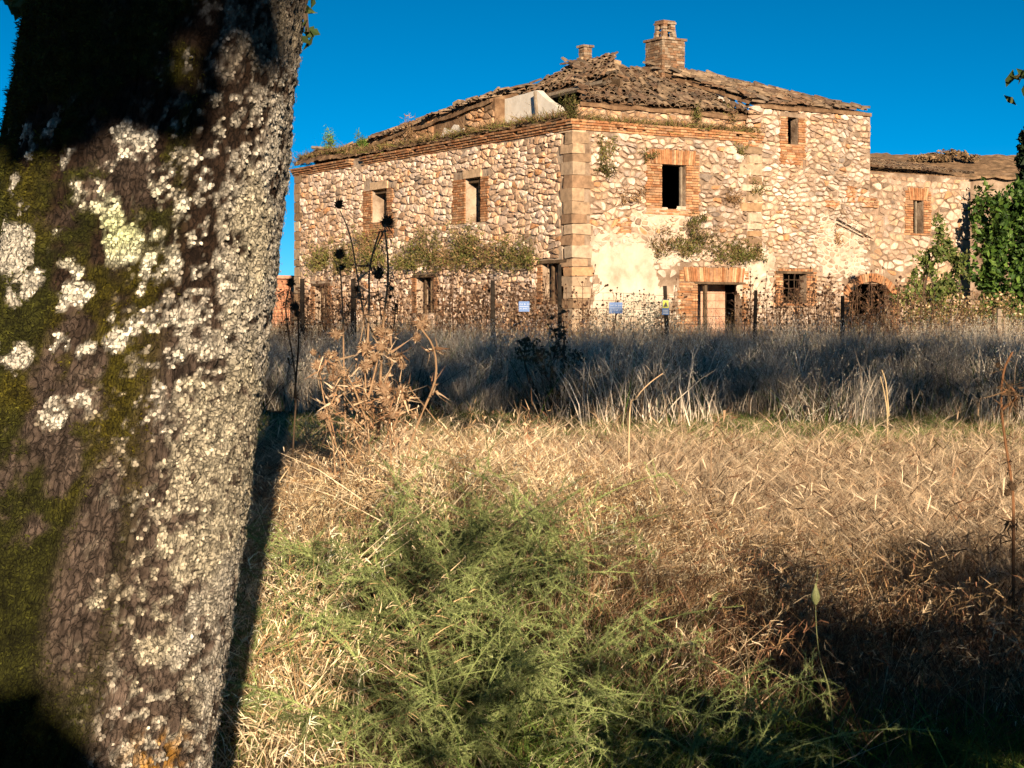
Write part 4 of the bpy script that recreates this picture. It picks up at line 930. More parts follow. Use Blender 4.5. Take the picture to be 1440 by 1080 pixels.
for (px, py, rx, rz, N, pal, lab) in (
    (455, 372, .9, 1.0, 420, WALLP, 'olive wall plant near the far left corner of the house'),
    (490, 372, 1.0, 1.1, 560, WALLP, 'olive bush on the left wall behind the dark thistle heads'),
    (530, 365, 1.1, 1.3, 620, WALLP, 'tall olive bush below the far upper window of the left wall'),
    (575, 372, .9, .8, 380, WALLP, 'sparse olive tuft between the two upper windows'),
    (605, 362, 1.0, 1.2, 560, WALLP, 'bushy wall plant over the middle ground-floor window'),
    (640, 368, .9, .9, 430, WALLP + DRYP, 'browning wall plant right of the middle ground-floor window'),
    (663, 358, .8, 1.3, 560, WALLP, 'tall wall plant right under the near upper window of the left wall'),
    (695, 368, 1.0, 1.0, 520, WALLP + DRYP, 'brownish wall plant in the left wall above a fence post'),
    (738, 368, .9, .9, 520, WALLP, 'rounded olive wall plant closest to the house corner'),
    (520, 350, .6, .7, 160, DRYP, 'dry brown twigs below the far upper window')):
    wallplant('wall_plant', onL(px, py), nL, rx, rz, N, pal, lab, group='plants on the walls')
for (px, py, rx, rz, N, pal, lab) in (
    (850, 222, .3, .7, 150, WALLP, 'wispy green plant just below the cornice near the corner'),
    (848, 243, .35, .35, 120, WALLP, 'small green tuft under the wispy plant near the corner'),
    (905, 222, .35, .3, 60, WALLP, 'thin green tuft left of the upper right window'),
    (885, 285, .45, .5, 90, DRYP, 'brown twiggy tuft left of the upper right window'),
    (928, 352, .5, .9, 150, DRYP + WALLP, 'dry brown stalks on the wall above the door, leftmost'),
    (960, 350, .6, .6, 230, WALLP, 'green tuft on the wall straight above the door'),
    (985, 345, .6, 1.0, 260, WALLP, 'upright green tuft above the right side of the door'),
    (1022, 360, .7, .6, 330, WALLP, 'low green plant on the wall right of the door'),
    (1052, 362, .55, .5, 260, WALLP, 'dense olive cushion at the right end of the wall plants'),
    (1027, 282, .3, .35, 120, DRYP, 'brown ball of twigs on the wall right of the window'),
    (975, 312, .35, .3, 80, WALLP, 'small green tuft beneath the upper right window'),
    (1063, 268, .25, .35, 70, WALLP, 'green tuft on the strip of big blocks'),
    (1040, 215, .3, .35, 60, WALLP, 'small tuft below the right part of the cornice'),
    (1175, 335, .25, .5, 60, DRYP, 'dry twig plant between the barred window and the arch')):
    wallplant('wall_plant', onR(px, py), nR, rx, rz, N, pal, lab, group='plants on the walls')
for (u, v, z, rx, rz, N, pal, lab) in (
    (.3, 17.7, 8.5, .5, .7, 150, GRNP, 'fresh green fig seedling on the far left roof edge'),
    (.5, 15.3, 8.3, .4, .6, 110, GRNP, 'smaller green seedling right of the fig seedling on the roof edge'),
    (.3, 11.0, 8.2, .4, .9, 110, DRYP, 'dry bush standing on the middle of the left cornice'),
    (.3, .4, 8.0, .5, .6, 260, WALLP, 'grey green tuft on top of the corner over the cornice'),
    (5.0, .1, 8.1, .4, .4, 110, WALLP, 'small weeds on the ledge below the roof gap'),
    (6.6, .2, 8.3, .4, .5, 110, WALLP + DRYP, 'weeds at the right end of the cornice ledge')):
    wallplant('roof_plant', H2W(u, v, z), (-.9, -.3, 0), rx, rz, N, pal, lab, ln=.36, group='plants on the roof edge')

# ------------------------------------------------------------------ grasses (uncountable: instanced tufts)
SRC = bpy.data.collections.new('tuft_sources')
def gn_scatter(name, pts, rots, scl, idx, metas, label, cat=None):
    """one object: tufts of the given meshes on the given points"""
    c = bpy.data.collections.new(name + '_tufts')
    for k, me in enumerate(metas):
        c.objects.link(bpy.data.objects.new('tuft_%s_%02d' % (name, k), me))
    n = len(pts); me = bpy.data.meshes.new(name); me.vertices.add(n); me.vertices.foreach_set('co', np.asarray(pts, np.float32).ravel())
    a = me.attributes.new('rot', 'FLOAT_VECTOR', 'POINT'); a.data.foreach_set('vector', np.asarray(rots, np.float32).ravel())
    a = me.attributes.new('scl', 'FLOAT', 'POINT'); a.data.foreach_set('value', np.asarray(scl, np.float32))
    a = me.attributes.new('pick', 'INT', 'POINT'); a.data.foreach_set('value', np.asarray(idx, np.int32))
    me.update()
    o = new_obj(name, me); tag(o, label, cat, kind='stuff')
    g = bpy.data.node_groups.new(name, 'GeometryNodeTree')
    g.interface.new_socket('Geometry', in_out='INPUT', socket_type='NodeSocketGeometry'); g.interface.new_socket('Geometry', in_out='OUTPUT', socket_type='NodeSocketGeometry')
    N = g.nodes; L = g.links; gi = N.new('NodeGroupInput'); go = N.new('NodeGroupOutput')
    ci = N.new('GeometryNodeCollectionInfo'); ci.inputs['Collection'].default_value = c; ci.inputs['Separate Children'].default_value = True; ci.inputs['Reset Children'].default_value = True
    ip = N.new('GeometryNodeInstanceOnPoints'); ip.inputs['Pick Instance'].default_value = True
    def attr(nm, ty):
        q = N.new('GeometryNodeInputNamedAttribute'); q.data_type = ty; q.inputs['Name'].default_value = nm
        return next(s for s in q.outputs if s.name == 'Attribute' and s.enabled)
    er = N.new('FunctionNodeEulerToRotation'); L.new(attr('rot', 'FLOAT_VECTOR'), er.inputs[0])
    L.new(gi.outputs[0], ip.inputs['Points']); L.new(ci.outputs[0], ip.inputs['Instance']); L.new(attr('pick', 'INT'), ip.inputs['Instance Index'])
    L.new(er.outputs[0], ip.inputs['Rotation']); L.new(attr('scl', 'FLOAT'), ip.inputs['Scale']); L.new(ip.outputs[0], go.inputs[0])
    md = o.modifiers.new('scatter', 'NODES'); md.node_group = g
    return o
def tuft(n, h, spread_, lean, width, pal, seg=3, ears=None, var=.3, root=.04, curl=.35):
    """one tuft: blades plus, when asked, ears / oat spikelets on thin stems"""
    b = MB(); base = np.concatenate([rng.normal(0, root, (n, 2)), np.zeros((n, 1)) - .02], 1)
    d = np.concatenate([rng.normal(0, lean, (n, 2)), np.ones((n, 1))], 1); d /= np.linalg.norm(d, axis=1)[:, None]
    L = h * rng.uniform(1 - var, 1 + var * .6, n); bend = np.concatenate([rng.normal(0, curl, (n, 2)), -np.abs(rng.normal(0, curl * .45, (n, 1)))], 1)
    V, T = blades(base, d, L, width * rng.uniform(.6, 1.3, n), bend, seg); col = cmix(pal, n, .3)
    b.add(V, T, np.repeat(col, 2 * seg + 1, 0))
    tips = base + d * L[:, None] + bend * L[:, None]; td = d + 2 * bend; td /= np.linalg.norm(td, axis=1)[:, None]
    if ears == 'barley':
        for k in range(n):
            e = tips[k] - td[k] * .02; l = rng.uniform(.06, .085); ax = td[k] * .6 + np.array([.75 + rng.normal(0, .3), rng.normal(0, .3), .12]); ax /= np.linalg.norm(ax)
            P = np.array([e, e + ax * l * .35, e + ax * l * .8, e + ax * l]); V, T = tube(P, [.0016, .0032, .0028, .001], 3, False); b.add(V, T, col[k] * .9)
            m = 9; bs = e[None] + ax[None] * rng.uniform(.1, 1, (m, 1)) * l; dd = ax[None] + rng.normal(0, .3, (m, 3))
            V, T = blades(bs, dd, rng.uniform(.07, .14, m), .0009, rng.normal(0, .12, (m, 3)), 2); b.add(V, T, np.repeat(np.tile(col[k] * 1.05, (m, 1)), 5, 0))
    if ears == 'oat':
        m = 5
        for k in range(n):
            f = rng.uniform(.55, 1.05, (m, 1)); bs = base[k] + d[k] * L[k] * f + bend[k] * L[k] * f * f + rng.normal(0, .03, (m, 3)) * np.array([1, 1, .3])
            V, T = blades(bs, np.stack([rng.normal(0, .5, m), rng.normal(0, .5, m), -np.ones(m)], 1), rng.uniform(.018, .03, m) * (1 if h > .9 else .8), .009 if h > .9 else .0042, np.zeros((m, 3)), 2)
            b.add(V, T, np.repeat(np.tile(np.clip(col[k] * (1.25 if h > .9 else 1.05), 0, .8), (m, 1)), 5, 0))
    if ears == 'brome':
        for k in range(n):
            m = 10; f = rng.uniform(.8, 1.06, (m, 1)); bs = base[k] + d[k] * L[k] * f + bend[k] * L[k] * f * f
            V, T = blades(bs, td[k][None] + rng.normal(0, .45, (m, 3)), rng.uniform(.02, .045, m), .0035, rng.normal(0, .2, (m, 3)) - np.array([0, 0, .25]), 2); b.add(V, T, np.repeat(np.tile(col[k] * 1.1, (m, 1)), 5, 0))
    return np.concatenate(b.V), np.concatenate(b.T), np.concatenate(b.C)
def patch_mesh(tufts, cell, per, s0, s1, tilt):
    b = MB()
    for q in range(per):
        V, T, C = tufts[rng.integers(0, len(tufts))]; a = rng.uniform(0, 6.28); k = rng.uniform(s0, s1); ca, sa = math.cos(a), math.sin(a)
        W = V * k; x = W[:, 0] * ca - W[:, 1] * sa; y = W[:, 0] * sa + W[:, 1] * ca; z = W[:, 2]; tx, ty = rng.normal(0, tilt, 2)
        b.add(np.stack([x + tx * z + rng.uniform(-.5, .5) * cell, y + ty * z + rng.uniform(-.5, .5) * cell, z], 1), T, np.clip(C * rng.uniform(.75, 1.2), 0, .85))
    me = b.mesh('patch'); me.materials.append(M_GRASS); return me
def patches(name, label, cat, tufts, box, cell, per, dens, s0=.8, s1=1.2, tilt=.1, nvar=5, view=1.25, margin=1.2, spin=3.14, wave=None):
    """tufts merged into square patches laid out on a jittered grid; only where dens(x, y) says so"""
    x0, x1, y0, y1 = box; metas = [patch_mesh(tufts, cell * 1.15, per, s0, s1, tilt) for _ in range(nvar)] + [patch_mesh(tufts, cell * 1.15, max(1, per // 2), s0, s1, tilt) for _ in range(2)]
    P = []; Rr = []; Sc = []; Id = []
    for x in np.arange(x0, x1, cell):
        for y in np.arange(y0, y1, cell):
            xx = x + rng.uniform(-.15, .15) * cell; yy = y + rng.uniform(-.15, .15) * cell
            if abs(xx) > yy * .3 * view + margin: continue
            d = float(dens(xx, yy))
            if rng.random() > d * 1.6: continue
            gx = (gz(xx + .1, yy) - gz(xx - .1, yy)) / .2; gy = (gz(xx, yy + .1) - gz(xx, yy - .1)) / .2
            n_ = Vector((-gx, -gy, 1)).normalized(); q = Vector((0, 0, 1)).rotation_difference(n_).to_matrix() @ Matrix.Rotation(rng.uniform(-spin, spin), 3, 'Z')
            P.append((xx, yy, gz(xx, yy))); Rr.append(q.to_euler()[:]); Sc.append(rng.uniform(.9, 1.08) * (1.0 - .22 * float(sstep(33, 42, yy)) if name == 'grey_grass' else 1.0) * (1.0 if wave is None else wave[0] + wave[1] * float(fbm(xx * wave[2], yy * wave[2], 19, 2)))); Id.append(rng.integers(0, nvar) if d > .55 else nvar + rng.integers(0, 2))
    return gn_scatter(name, P, Rr, Sc, Id, metas, label, cat)
BARP = [(.56, .43, .29), (.62, .485, .335), (.40, .285, .18), (.68, .56, .41)]
STRP = [(.46, .36, .225), (.55, .44, .29), (.30, .21, .115), (.60, .50, .35), (.22, .14, .07)]
REDP = [(.20, .10, .06), (.14, .07, .04), (.27, .155, .09), (.08, .05, .03)]
GRYP = [(.62, .54, .43), (.54, .47, .38), (.72, .64, .52), (.40, .34, .27), (.62, .54, .43)]
TDK = [(.12, .08, .05), (.08, .055, .035)]
GRSP = [(.09, .15, .03), (.12, .18, .04), (.07, .12, .025), (.15, .18, .05)]
mound = lambda x, y: np.exp(-((x + .25) / 1.15) ** 2 - ((y - 7.7) / 1.7) ** 2)
ONE = lambda x, y: 1.0
bar_ = [tuft(12, rng.uniform(.48, .66), .1, .22, .0032, BARP + BARP + REDP[2:], 3, 'barley', .35, .09, rng.uniform(.15, .42)) for _ in range(9)]
patches('barley', 'ripe golden barley in the sunlit strip of field', 'barley', bar_, (-4.5, 7, 7.6, 14.6), .42, 12, lambda x, y: (1.0 if (x > .55 + .25 * math.sin(y * 2)) or y > 9.8 else 0.0) * float(sstep(7.4, 9.2, y + 1.2 * vnoise(x * 1.3, y * 1.3, 5)) * (.3 + .7 * sstep(.28, .42, fbm(x * .9, y * .9, 33, 2)))), .66, 1.14, .22, spin=.5, wave=(.72, .5, .9))
und = [tuft(16, .46, .1, .35, .0035, REDP + REDP + STRP[:2], 3, None, .35, .07, .45) for _ in range(3)] + [tuft(11, .55, .1, .3, .003, REDP + STRP[2:], 3, 'oat', .35, .07, .4) for _ in range(3)] + [tuft(11, .5, .1, .3, .003, STRP + REDP, 3, 'brome', .35, .07, .4) for _ in range(2)]
patches('dry_undergrowth', 'reddish brown dead stems at the foot of the barley', 'dry grass', und, (.3, 4.4, 5.5, 9.4), .4, 9, lambda x, y: float(sstep(5.5, 6.2, y) * sstep(9.6, 8.0, y)), .7, 1.2, .25)
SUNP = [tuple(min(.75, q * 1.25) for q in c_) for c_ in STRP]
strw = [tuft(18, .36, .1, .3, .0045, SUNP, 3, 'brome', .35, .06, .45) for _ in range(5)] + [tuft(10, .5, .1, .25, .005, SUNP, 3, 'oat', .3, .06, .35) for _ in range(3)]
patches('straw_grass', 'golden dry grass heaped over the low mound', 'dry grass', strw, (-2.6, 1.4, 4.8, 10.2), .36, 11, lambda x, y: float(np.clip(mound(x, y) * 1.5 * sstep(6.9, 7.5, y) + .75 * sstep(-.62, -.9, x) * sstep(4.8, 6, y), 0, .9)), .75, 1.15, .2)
mixd = [tuft(16, .26, .1, .45, .005, STRP + GRSP, 3, None, .4, .06, .6) for _ in range(4)]
patches('verge_grass', 'short mixed green and dry grass under the feathery bushes', 'grass', mixd, (-2.2, 1.8, 4.2, 7.2), .4, 11, lambda x, y: .8 * float(sstep(1.6, .2, x)), .6, 1.1, .2)
grn = [tuft(16, .30, .1, .35, .006, GRSP, 3, None, .4, .06, .6) for _ in range(4)]
patches('green_grass', 'dark green grass in the shaded bottom right corner', 'grass', grn, (.1, 3.4, 4.2, 6.5), .4, 12, lambda x, y: .9 * float(sstep(6.4, 5.6, y)), .6, 1.25, .15)
shrt = [tuft(16, .16, .1, .4, .009, GRSP + STRP[:3], 2, None, .4, .08, .6) for _ in range(4)]
patches('mown_strip', 'short patchy green and straw grass between barley and grey grass', 'grass', shrt, (-9, 11, 14, 27), .7, 14, ONE, .6, 1.2, .15)
gry = [tuft(20, 1.0, .1, .16, .011, GRYP, 3, 'oat', .3, .12, .28) for _ in range(5)] + [tuft(60, .8, .1, .42, .013, GRYP + GRSP[:1] + TDK, 3, 'oat', .5, .22, .35) for _ in range(5)]
patches('grey_grass', 'tall silvery grey wild oats in the shaded band before the house', 'wild oats', gry, (-17, 18.5, 24.6, 48), .9, 8, lambda x, y: (.15 + .2 * float(sstep(26, 28, y))) + .6 * float(sstep(26.2, 27.2, y + 3.2 * (vnoise(x * .55, 1.0, 41) - .5)) * sstep(.25, .45, fbm(x * .5, y * .5, 29))), .75, 1.2, .1, wave=(.35, 1.25, .45))
far = [tuft(14, .8, .1, .3, .03, DRYP + WALLP, 3, None, .3, .2, .3) for _ in range(4)]
patches('wall_foot_weeds', 'brown weeds along the foot of the house walls', 'weeds', far, (-26, 28, 48, 60), 1.3, 6, lambda x, y: 1.0 if (HC * (x - HX) + HS * (y - HY) < -.6) or (-HS * (x - HX) + HC * (y - HY) < -.6) else 0.0, .6, 1.3, .15)
patches('far_meadow', 'distant rough meadow beyond the house', 'meadow', far, (-45, 45, 62, 120), 3.0, 14, lambda x, y: 0.0 if -.8 < HC * (x - HX) + HS * (y - HY) < U2 + 1 and -1 < -HS * (x - HX) + HC * (y - HY) < LV + 1 else .8, .7, 1.4, .1)
top = [tuft(12, .24, .1, .6, .016, DRYP + TDK + WALLP[:2], 2, None, .5, .08, .5) for _ in range(4)]
loc = [(rng.uniform(-.1, .8), rng.uniform(.3, LV)) for _ in range(1000)] + [(rng.uniform(.2, 7.4), rng.uniform(-.12, .15)) for _ in range(330)]
fwd = [tuft(15, 1.25, .1, .14, .012, DRYP + TDK, 3, 'oat', .4, .25, .16) for _ in range(4)]
patches('fence_weeds', 'tangle of dark dry weeds along the wire fence', 'weeds', fwd, (-12, 16, 42, 47.5), 1.0, 2, lambda x, y: .25 + .7 * float(vnoise(x * .5, y * .4, 3)), .7, 1.25, .1)
tm = [tri_mesh('tuft', *t_) for t_ in top]
for m in tm: m.materials.append(M_GRASS)
P = [H2W(u, v, (7.95 + (.22 if 16 < v < 20.2 else 0) if v > .3 else 7.78))[:] for u, v in loc]
gn_scatter('wall_top_weeds', P, [(rng.normal(0, .3), rng.normal(0, .3), rng.uniform(0, 6.28)) for _ in P], rng.uniform(.4, 1.7, len(P)) ** 1.0, rng.integers(0, 4, len(P)), tm, 'dry brown weeds growing along the top of the house walls', 'weeds')

# ------------------------------------------------------------------ wild asparagus on the mound
ASPP = [(.20, .25, .085), (.26, .30, .12), (.10, .14, .045), (.31, .34, .16)]
def frond(Ln, seed):
    """an arching stem with side shoots covered in fine needles"""
    b = MB(); t = np.linspace(0, 1, 9)[:, None]; P = t * np.array([0, Ln * .75, Ln * .62]) - t * t * np.array([0, -Ln * .15, Ln * .38]); V, T = tube(P, np.linspace(.0028, .0008, 9), 4); b.add(V, T, (.22, .27, .10))
    segs = [(P, .012)]
    for q in range(15):
        f = rng.uniform(.15, 1); i = f * 8; k = int(min(7, i)); o_ = P[k] + (P[k + 1] - P[k]) * (i - k); d = rng.normal(0, 1, 3) + np.array([0, .6, .2]); d /= np.linalg.norm(d); l = rng.uniform(.05, .15) * (1.15 - f * .5)
        S2 = o_ + np.linspace(0, 1, 4)[:, None] * d * l + np.linspace(0, 1, 4)[:, None] ** 2 * np.array([0, 0, -.02]); V, T = tube(S2, [.0012, .001, .0008, .0004], 3); b.add(V, T, (.20, .26, .10)); segs.append((S2, .013))
    for S2, nl in segs:
        ln = np.linalg.norm(S2[-1] - S2[0]); m = int(ln * 620) ; f = rng.uniform(.05, 1, m) * (len(S2) - 1); k = np.minimum(f.astype(int), len(S2) - 2); c = S2[k] + (S2[k + 1] - S2[k]) * (f - k)[:, None]
        ax = (S2[-1] - S2[0]) / ln; V, T = blades(c, rdir(m) + ax * .5, rng.uniform(.6, 1.2, m) * nl, .0017, np.zeros((m, 3)), 1); b.add(V, T, np.repeat(cmix(ASPP, m, .25), 3, 0))
    me = b.mesh('frond'); me.materials.append(M_ASP); return me
FR = [frond(rng.uniform(.42, .7), k) for k in range(7)]
for k, (px, py, d, n, sc, lab) in enumerate((
    (455, 1010, 5.6, 20, 1.0, 'feathery asparagus bush low on the left beside the trunk'), (580, 850, 6.2, 26, 1.1, 'feathery asparagus bush in the middle of the mound front'),
    (640, 1040, 5.4, 24, 1.1, 'feathery asparagus bush at the bottom edge, centre'), (730, 780, 6.7, 24, 1.0, 'feathery asparagus bush on the right shoulder of the mound'),
    (500, 770, 6.7, 18, .9, 'feathery asparagus bush half up the left of the mound'), (640, 760, 6.9, 14, .85, 'feathery asparagus sprays near the top of the mound'),
    (800, 960, 5.8, 20, 1.1, 'feathery asparagus bush right of the mound in half shade'), (790, 770, 7.1, 9, .75, 'small asparagus bush at the right top of the mound'),
    (960, 1075, 5.1, 12, 1.1, 'low asparagus sprays in the shade at the bottom right'), (400, 880, 6.2, 10, .9, 'thin asparagus sprays against the trunk shadow'))):
    x = (px - 720) / F * d; g = gz(x, d); z = max(g, CZ + (450 - py) / F * d - .05); n = int(n * 1.5)
    t = empty('asparagus_bush', (x, d, g)); tag(t, lab, 'bush', 'wild asparagus bushes on the mound')
    for q in range(n):
        o = new_obj('frond', FR[rng.integers(0, 7)], t); a = rng.uniform(0, 6.28); o.location = (rng.normal(0, .12), rng.normal(0, .12), (z - g) * rng.uniform(.2, 1))
        o.rotation_euler = (rng.normal(0, .35) + .1, rng.normal(0, .3), a); s_ = sc * rng.uniform(.75, 1.2); o.scale = (s_,) * 3

# ------------------------------------------------------------------ dry thistles
def thistle_head(r, pal, gold):
    b = MB(); n = 8; m = 5; V = []; 
    for i in range(m + 1):
        a = math.pi * i / m; rr = math.sin(a) * r * .62
        for k in range(n): f = 2 * math.pi * k / n; V.append((rr * math.cos(f), rr * math.sin(f), -math.cos(a) * r * .75 + r * .5))
    T = []
    for i in range(m):
        for k in range(n): p = i * n + k; q = i * n + (k + 1) % n; T += [(p, q, q + n), (p, q + n, p + n)]
    b.add(V, T, np.array(pal[0]) * .7)
    N = 120; d = rdir(N); d[:, 2] = d[:, 2] * 1.0 + .3; d /= np.linalg.norm(d, axis=1)[:, None]
    V, T = blades(d * r * .5 + np.array([0, 0, r * .5]), d + np.array([0, 0, .25]), rng.uniform(.45, 1.0, N) * r * .8, r * .16, rng.normal(0, .2, (N, 3)) - (np.array([0, 0, .2]) if gold else 0), 2); b.add(V, T, np.repeat(cmix(pal, N, .35), 5, 0))
    return b.mesh('flower_head')
TDARK = [(.10, .065, .04), (.07, .045, .03), (.14, .09, .05)]; TGOLD = [(.38, .25, .155), (.46, .33, .21), (.28, .16, .09), (.52, .40, .28), (.16, .09, .05)]  # upper heads take TDARK: the canopy's shade is put into their colour
HD = [thistle_head(.03, TDARK, False) for _ in range(3)]; HG = [thistle_head(.028, TGOLD, True) for _ in range(4)]
for m in HD + HG: m.materials.append(M_DRY)
def curve_pts(P, n=14):
    P = np.array(P, float); t = np.linspace(0, len(P) - 1, n); out = []
    for x in t:
        i = int(min(x, len(P) - 2)); f = x - i; p0 = P[max(i - 1, 0)]; p1 = P[i]; p2 = P[i + 1]; p3 = P[min(i + 2, len(P) - 1)]
        out.append(.5 * (2 * p1 + (p2 - p0) * f + (2 * p0 - 5 * p1 + 4 * p2 - p3) * f * f + (3 * p1 - p0 - 3 * p2 + p3) * f ** 3))
    return np.array(out)
def stalk(name, label, cat, d, stems, heads, gold=True, r=.0055, leaves=6, group=None, col=None):
    """stems: lists of photograph pixels from the root up; heads: (px, py, size, dark)"""
    kk = 1.27 if name == 'thistle' else 1.0; d = d * kk; r = r * kk
    x0 = (stems[0][0][0] - 720) / F * d; g = gz(x0, d); t = empty(name, (x0, d, g)); tag(t, label, cat, group); O = np.array(t.location)
    col = col if col is not None else ((.32, .21, .125) if gold else (.10, .07, .045))
    allp = []
    for k, s in enumerate(stems):
        P = [np.array(at(px, py, d + .04 * math.sin(k * 2 + i))) - O for i, (px, py) in enumerate(s)]
        if k == 0: P = [np.array([P[0][0] * .6, 0, -.03])] + P
        C = curve_pts(P, 16); V, T = tube(C, np.linspace(r, r * .55, 16), 6); b = MB(); b.add(V, T, col); b.build('stem', M_DRY, t); allp.append(C)
    for (px, py, s, dk) in heads:
        o = new_obj('flower_head', (HD if dk else HG)[rng.integers(0, 3)], t); o.location = np.array(at(px, py + 8 * s, d)) - O; o.scale = (s * kk * (.85 if dk else 1.0),) * 3; o.rotation_euler = (rng.normal(0, .4), rng.normal(0, .4), rng.uniform(0, 6))
    C = np.concatenate(allp)
    for q in range(int(leaves * (1.4 if gold else 1))):
        p = C[rng.integers(3, len(C))]; n = 9; b = MB(); dd = rdir(n) * .7 + np.array([0, 0, -.3]) + rng.normal(0, .35, 3)
        V, T = blades(p + rng.normal(0, .016, (n, 3)), dd, rng.uniform(.012, .045, n), rng.uniform(.003, .016, n), rng.normal(0, 1.2, (n, 3)), 4); b.add(V, T, np.repeat(cmix(TGOLD if gold else TDARK, n, .4), 9, 0)); b.build('dry_leaf', M_DRY, t)
TG = 'dry thistles in front of the house'
stalk('thistle', 'tall thistle whose dark round head is the highest on the left', 'thistle', 6.3, [[(528, 620), (516, 480), (502, 385), (492, 330), (478, 296)]], [(477, 285, .85, 1)], True, .004, 3, TG)
stalk('thistle', 'tall thistle with a dark ragged head carried on two stems', 'thistle', 6.2, [[(505, 640), (515, 520), (519, 430), (520, 375), (534, 325)], [(532, 620), (538, 470), (546, 385), (541, 322)]], [(540, 308, 1.1, 1), (539, 462, 1.0, 0)], True, .0055, 5, TG)
stalk('thistle', 'straight thistle with two dark heads one above the other', 'thistle', 6.4, [[(487, 640), (484, 540), (482, 440), (478, 372)]], [(477, 355, .95, 1), (479, 374, .6, 1), (474, 468, .9, 0)], True, .0045, 5, TG)
stalk('thistle', 'thistle with a cluster of dark heads against the olive bush', 'thistle', 6.8, [[(560, 600), (545, 500), (534, 430), (531, 395)], [(545, 500), (515, 450), (505, 412)], [(545, 500), (556, 440), (552, 410)]], [(531, 381, 1.15, 1), (504, 404, .7, 1), (552, 403, .55, 1), (549, 416, .4, 1)], False, .003, 4, TG)
stalk('thistle', 'golden thistle with a bent stem looping out to the right', 'thistle', 5.9, [[(572, 650), (590, 590), (612, 535), (610, 490), (592, 462)]], [(589, 452, 1.1, 0), (585, 472, .7, 0)], True, .0055, 3, TG)
stalk('thistle', 'leafy golden thistle with many heads in the middle of the clump', 'thistle', 6.0, [[(520, 650), (515, 560), (512, 490)], [(515, 580), (540, 540), (556, 500)], [(515, 590), (495, 540), (480, 520)], [(518, 560), (530, 510), (532, 485)]], [(512, 486, 1.1, 0), (532, 484, .9, 0), (556, 500, .8, 0), (515, 512, .9, 0), (528, 500, .8, 0), (566, 512, .6, 0)], True, .004, 22, TG)
stalk('thistle', 'golden thistle with shaggy heads low on the right of the clump', 'thistle', 5.8, [[(550, 660), (548, 600), (545, 552)], [(550, 610), (565, 570), (567, 548)]], [(544, 545, 1.2, 0), (540, 562, .9, 0), (566, 548, .8, 0), (552, 580, .9, 0)], True, .0045, 18, TG)
stalk('thistle', 'short golden thistle at the left of the clump', 'thistle', 6.1, [[(470, 640), (455, 560), (448, 515)], [(460, 580), (475, 540), (462, 505)]], [(446, 512, .8, 0), (461, 497, .6, 0), (440, 495, .5, 0), (470, 530, .6, 0)], True, .0035, 14, TG)
stalk('thistle', 'dark thistle with drooping heads beside the trunk', 'thistle', 8.0, [[(412, 640), (416, 540), (402, 440), (407, 405)], [(414, 560), (420, 480), (418, 435)]], [(408, 394, 1.0, 1), (419, 425, 1.1, 1), (416, 438, .7, 1)], False, .005, 6, TG)
stalk('thistle', 'fallen straw coloured stalk leaning to the right of the thistles', 'stalk', 5.9, [[(650, 640), (620, 600), (575, 545)]], [], True, .003, 0)
stalk('thistle', 'thin branching thistle reaching up between the golden heads', 'thistle', 6.15, [[(498, 650), (505, 590), (500, 520), (512, 450), (508, 420)], [(503, 570), (478, 520), (470, 500)], [(502, 540), (530, 505), (548, 470)], [(505, 600), (470, 575), (452, 545)]], [(507, 414, .5, 0), (470, 497, .5, 0), (549, 466, .5, 0)], True, .0025, 16, TG)
stalk('thistle', 'low tangle of pale thistle stems at the foot of the clump', 'thistle', 6.05, [[(480, 660), (470, 620), (455, 585)], [(500, 650), (520, 600), (548, 590)], [(520, 650), (498, 610), (505, 570)], [(540, 650), (565, 610), (580, 585)]], [(455, 583, .7, 0), (548, 588, .8, 0), (505, 566, .9, 0), (580, 582, .6, 0), (525, 540, .8, 0)], True, .003, 12, TG)
stalk('oat_stalk', 'single oat ear arching up against the grey grass', 'grass stalk', 9.0, [[(885, 590), (895, 560), (912, 540), (932, 525)]], [], True, .005, 0, col=(.62, .45, .28))
stalk('dry_stalk', 'pair of thin pale stalks standing before the grey grass, right', 'grass stalk', 16.0, [[(1248, 590), (1244, 555), (1238, 530)], [(1250, 585), (1246, 540), (1240, 520)]], [], True, .008, 0, col=(.5, .38, .22))
stalk('dry_stalk', 'thin dry stalk forked at the top above the barley, centre', 'grass stalk', 9.5, [[(1000, 640), (1005, 600), (995, 575)], [(1003, 600), (1015, 585), (1030, 580)]], [], True, .003, 2)
stalk('dry_stalk', 'slender pale stalk with a white husk near the mound top', 'grass stalk', 7.6, [[(740, 640), (738, 600), (745, 575)]], [(750, 610, .4, 0)], True, .002, 3)
stalk('dock_stalk', 'twisted rusty brown dock stalk at the right edge', 'dry plant', 7.2, [[(1425, 760), (1424, 690), (1412, 610), (1408, 560), (1412, 520), (1424, 495)], [(1410, 575), (1428, 560), (1421, 545), (1408, 555)]], [(1402, 512, .5, 1), (1425, 680, 1.0, 1), (1416, 690, .8, 1)], False, .0075, 16, col=(.20, .10, .05))
stalk('dry_stalk', 'pale green seed pod on a stem in the shade, lower right', 'plant', 4.9, [[(1170, 1000), (1152, 920), (1147, 855), (1150, 800)]], [], True, .0016, 0, col=(.2, .22, .10))
b = MB(); P = np.array([np.array(at(1147, 850 - k * 6, 4.9)) - np.array(at(1147, 850, 4.9)) for k in range(6)]); V, T = tube(P, [.004, .012, .014, .010, .005, .001], 7); b.add(V, T, (.42, .45, .20))
o = b.build('seed_pod', M_LEAF, [x for x in bpy.data.objects if x.get('label', '').startswith('pale green seed pod')][0], True); o.location = at(1147, 850, 4.9) - o.parent.location
